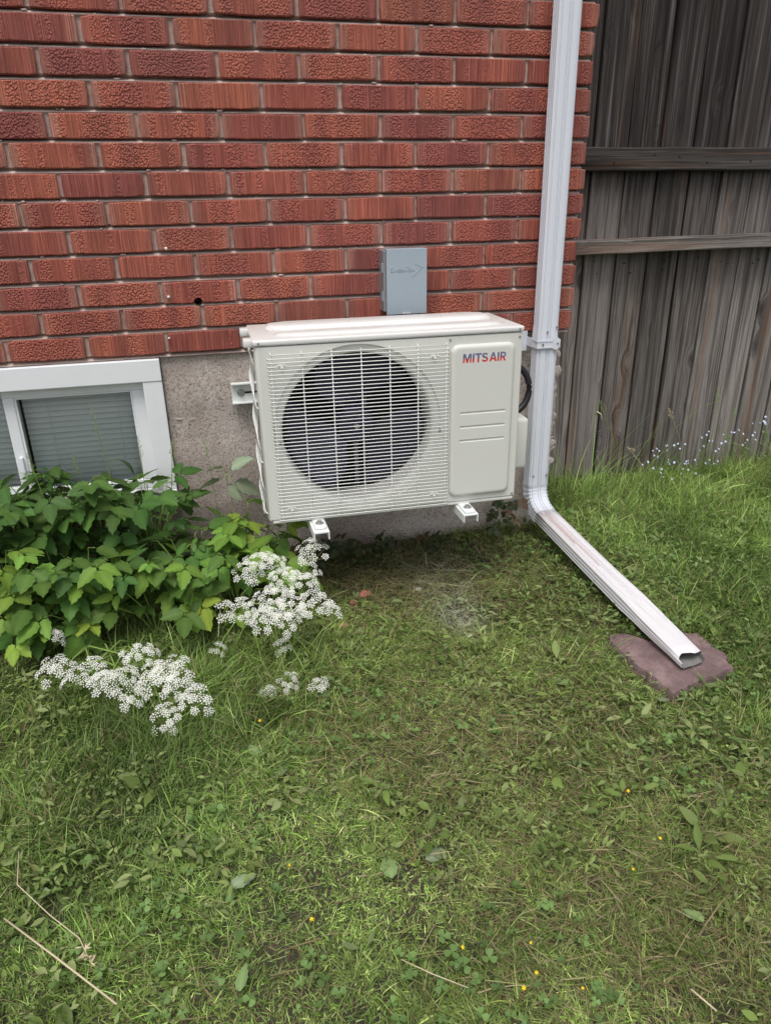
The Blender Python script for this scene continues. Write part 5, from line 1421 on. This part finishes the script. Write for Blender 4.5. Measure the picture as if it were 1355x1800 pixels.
# rubble under the unit
for px, py, s, m, lb in ((641, 1048, 0.017, 'rubble', 'reddish brick chip lying in the bare ground under the unit'), (622, 1062, 0.013, 'rubble', 'flat pinkish stone chip beside the brick chip'), (603, 1105, 0.015, 'deadleaf', 'curled brown dead leaf right of the white flowers'), (735, 1038, 0.010, 'shell', 'pale stone chip in the dusty grass under the unit'), (825, 1120, 0.009, 'shell', 'white mortar crumb in the dusty patch of lawn')):
    p = pixg(px, py); bm = bmesh.new(); bmesh.ops.create_icosphere(bm, subdivisions=2, radius=s, matrix=Matrix.Diagonal((1.2, 0.9, 0.6, 1)))
    for v in bm.verts: v.co += 0.35*s*Vector(mnoise.noise_vector(v.co*55 + Vector((px, 0, 0))))
    o = done('stone_chip' if m != 'deadleaf' else 'dead_leaf', bm, M[m], None, False); o.location = (p.x, p.y, p.z + s*0.5); tag(o, lb, 'stone' if m != 'deadleaf' else 'leaf')
# tall seeding grass stems
def seed_stem(pts, label, group, r=0.0008, n=16, mat='stem', spread=0.012):
    bm = bmesh.new(); tube(bm, pts, [r*1.2]*(len(pts)-1) + [r*0.6], 4)
    a, b = Vector(pts[-2]), Vector(pts[-1])
    for i in range(n):
        f = i/n; c = a.lerp(b, f); d = Vector((random.uniform(-1, 1), random.uniform(-.6, .6), random.uniform(0.1, 1))).normalized()
        tube(bm, [c, c + d*spread*(1.1-f), c + d*spread*(1.1-f) + Vector((0, 0, 0.004))], [0.0003, 0.0008, 0.0002], 4)
    tag(done('seeding_grass_stem', bm, M[mat], None, True), label, 'grass stem', group)
gw = 'thin grass stems before the window'
for x, y, tx_, ty_, tz in ((0.03, -0.14, 0.0, -0.16, -0.09), (-0.13, -0.2, -0.17, -0.22, -0.20), (0.08, -0.12, 0.11, -0.14, -0.20), (-0.02, -0.12, -0.08, -0.12, -0.24), (0.12, -0.10, 0.20, -0.10, -0.235), (0.30, -0.10, 0.29, -0.07, -0.25)):
    b = Vector((x, y, gz(x, y))); e = Vector((tx_, ty_, tz)); m1 = b.lerp(e, .5) + Vector((0.01, 0, .02)); seed_stem([b, m1, e.lerp(m1, .3), e], 'thin green seeding grass stem rising in front of the basement window', gw)
gf = 'tall grass stems along the fence'
for k in range(9):
    x, y = random.uniform(1.95, 2.7), random.uniform(0.05, 0.33); b = Vector((x, y, gz(x, y))); e = b + Vector((random.uniform(-.25, .12), random.uniform(-.08, .02), random.uniform(.22, .42))); m1 = b.lerp(e, .5) + Vector((0.02, 0, .03))
    seed_stem([b, m1, e.lerp(m1, .35), e], 'tall thin grass stem with an airy seed head by the fence', gf, 0.0010, 24, 'straw' if k % 3 == 0 else 'stem', 0.018)
seed_stem([Vector((0.42, -0.34, gz(.42, -.34))), pix(385, 1000, -.55), pix(388, 1060, -.60), pix(384, 1120, -.64)], 'drooping pale seed head at the left side of the flower cluster', None, 0.001, 22, 'straw', 0.008)
# pale blue flowers by the fence
BF = flower_mesh('blossom', 0.0062, 5, M['blue'])
gb = 'pale blue flowers along the fence'
for px, py, Yp in ((1150, 800, .22), (1175, 790, .24), (1195, 800, .2), (1215, 815, .2), (1240, 770, .26), (1255, 800, .22), (1280, 760, .28), (1320, 770, .3), (1165, 825, .15), (1340, 745, .3)):
    d = Vector([RM[0][k]*(px-677.5)/FPX + RM[1][k]*(py-900)/FPX + RM[2][k] for k in range(3)]); top = CAM + d*((Yp - CAM.y)/d.y)
    b = Vector((top.x + random.uniform(-.04, .1), Yp + random.uniform(-.02, .04), 0)); b.z = gz(b.x, b.y)
    t = thing('forget_me_not', 'thin stemmed plant with tiny pale blue flowers in front of the fence', 'flower', b, gb); bm = bmesh.new()
    for j in range(7):
        e = top + Vector((random.uniform(-.045, .045), random.uniform(-.04, .04), random.uniform(-.05, .035)))
        tube(bm, [b, b.lerp(e, .6) + Vector((0, 0, .02)), e], 0.0007, 4, False)
        o = bpy.data.objects.new('blossom', BF); link(o, t, False)
        s = random.uniform(0.7, 1.2); o.matrix_basis = t.matrix_basis.inverted() @ (Matrix.Translation(e) @ Matrix.Rotation(R(random.uniform(20, 70)), 4, 'X') @ Matrix.Rotation(random.uniform(-.6, .6), 4, 'Y') @ Matrix.Scale(s, 4))
    done('stems', bm, M['stem'], t, True)
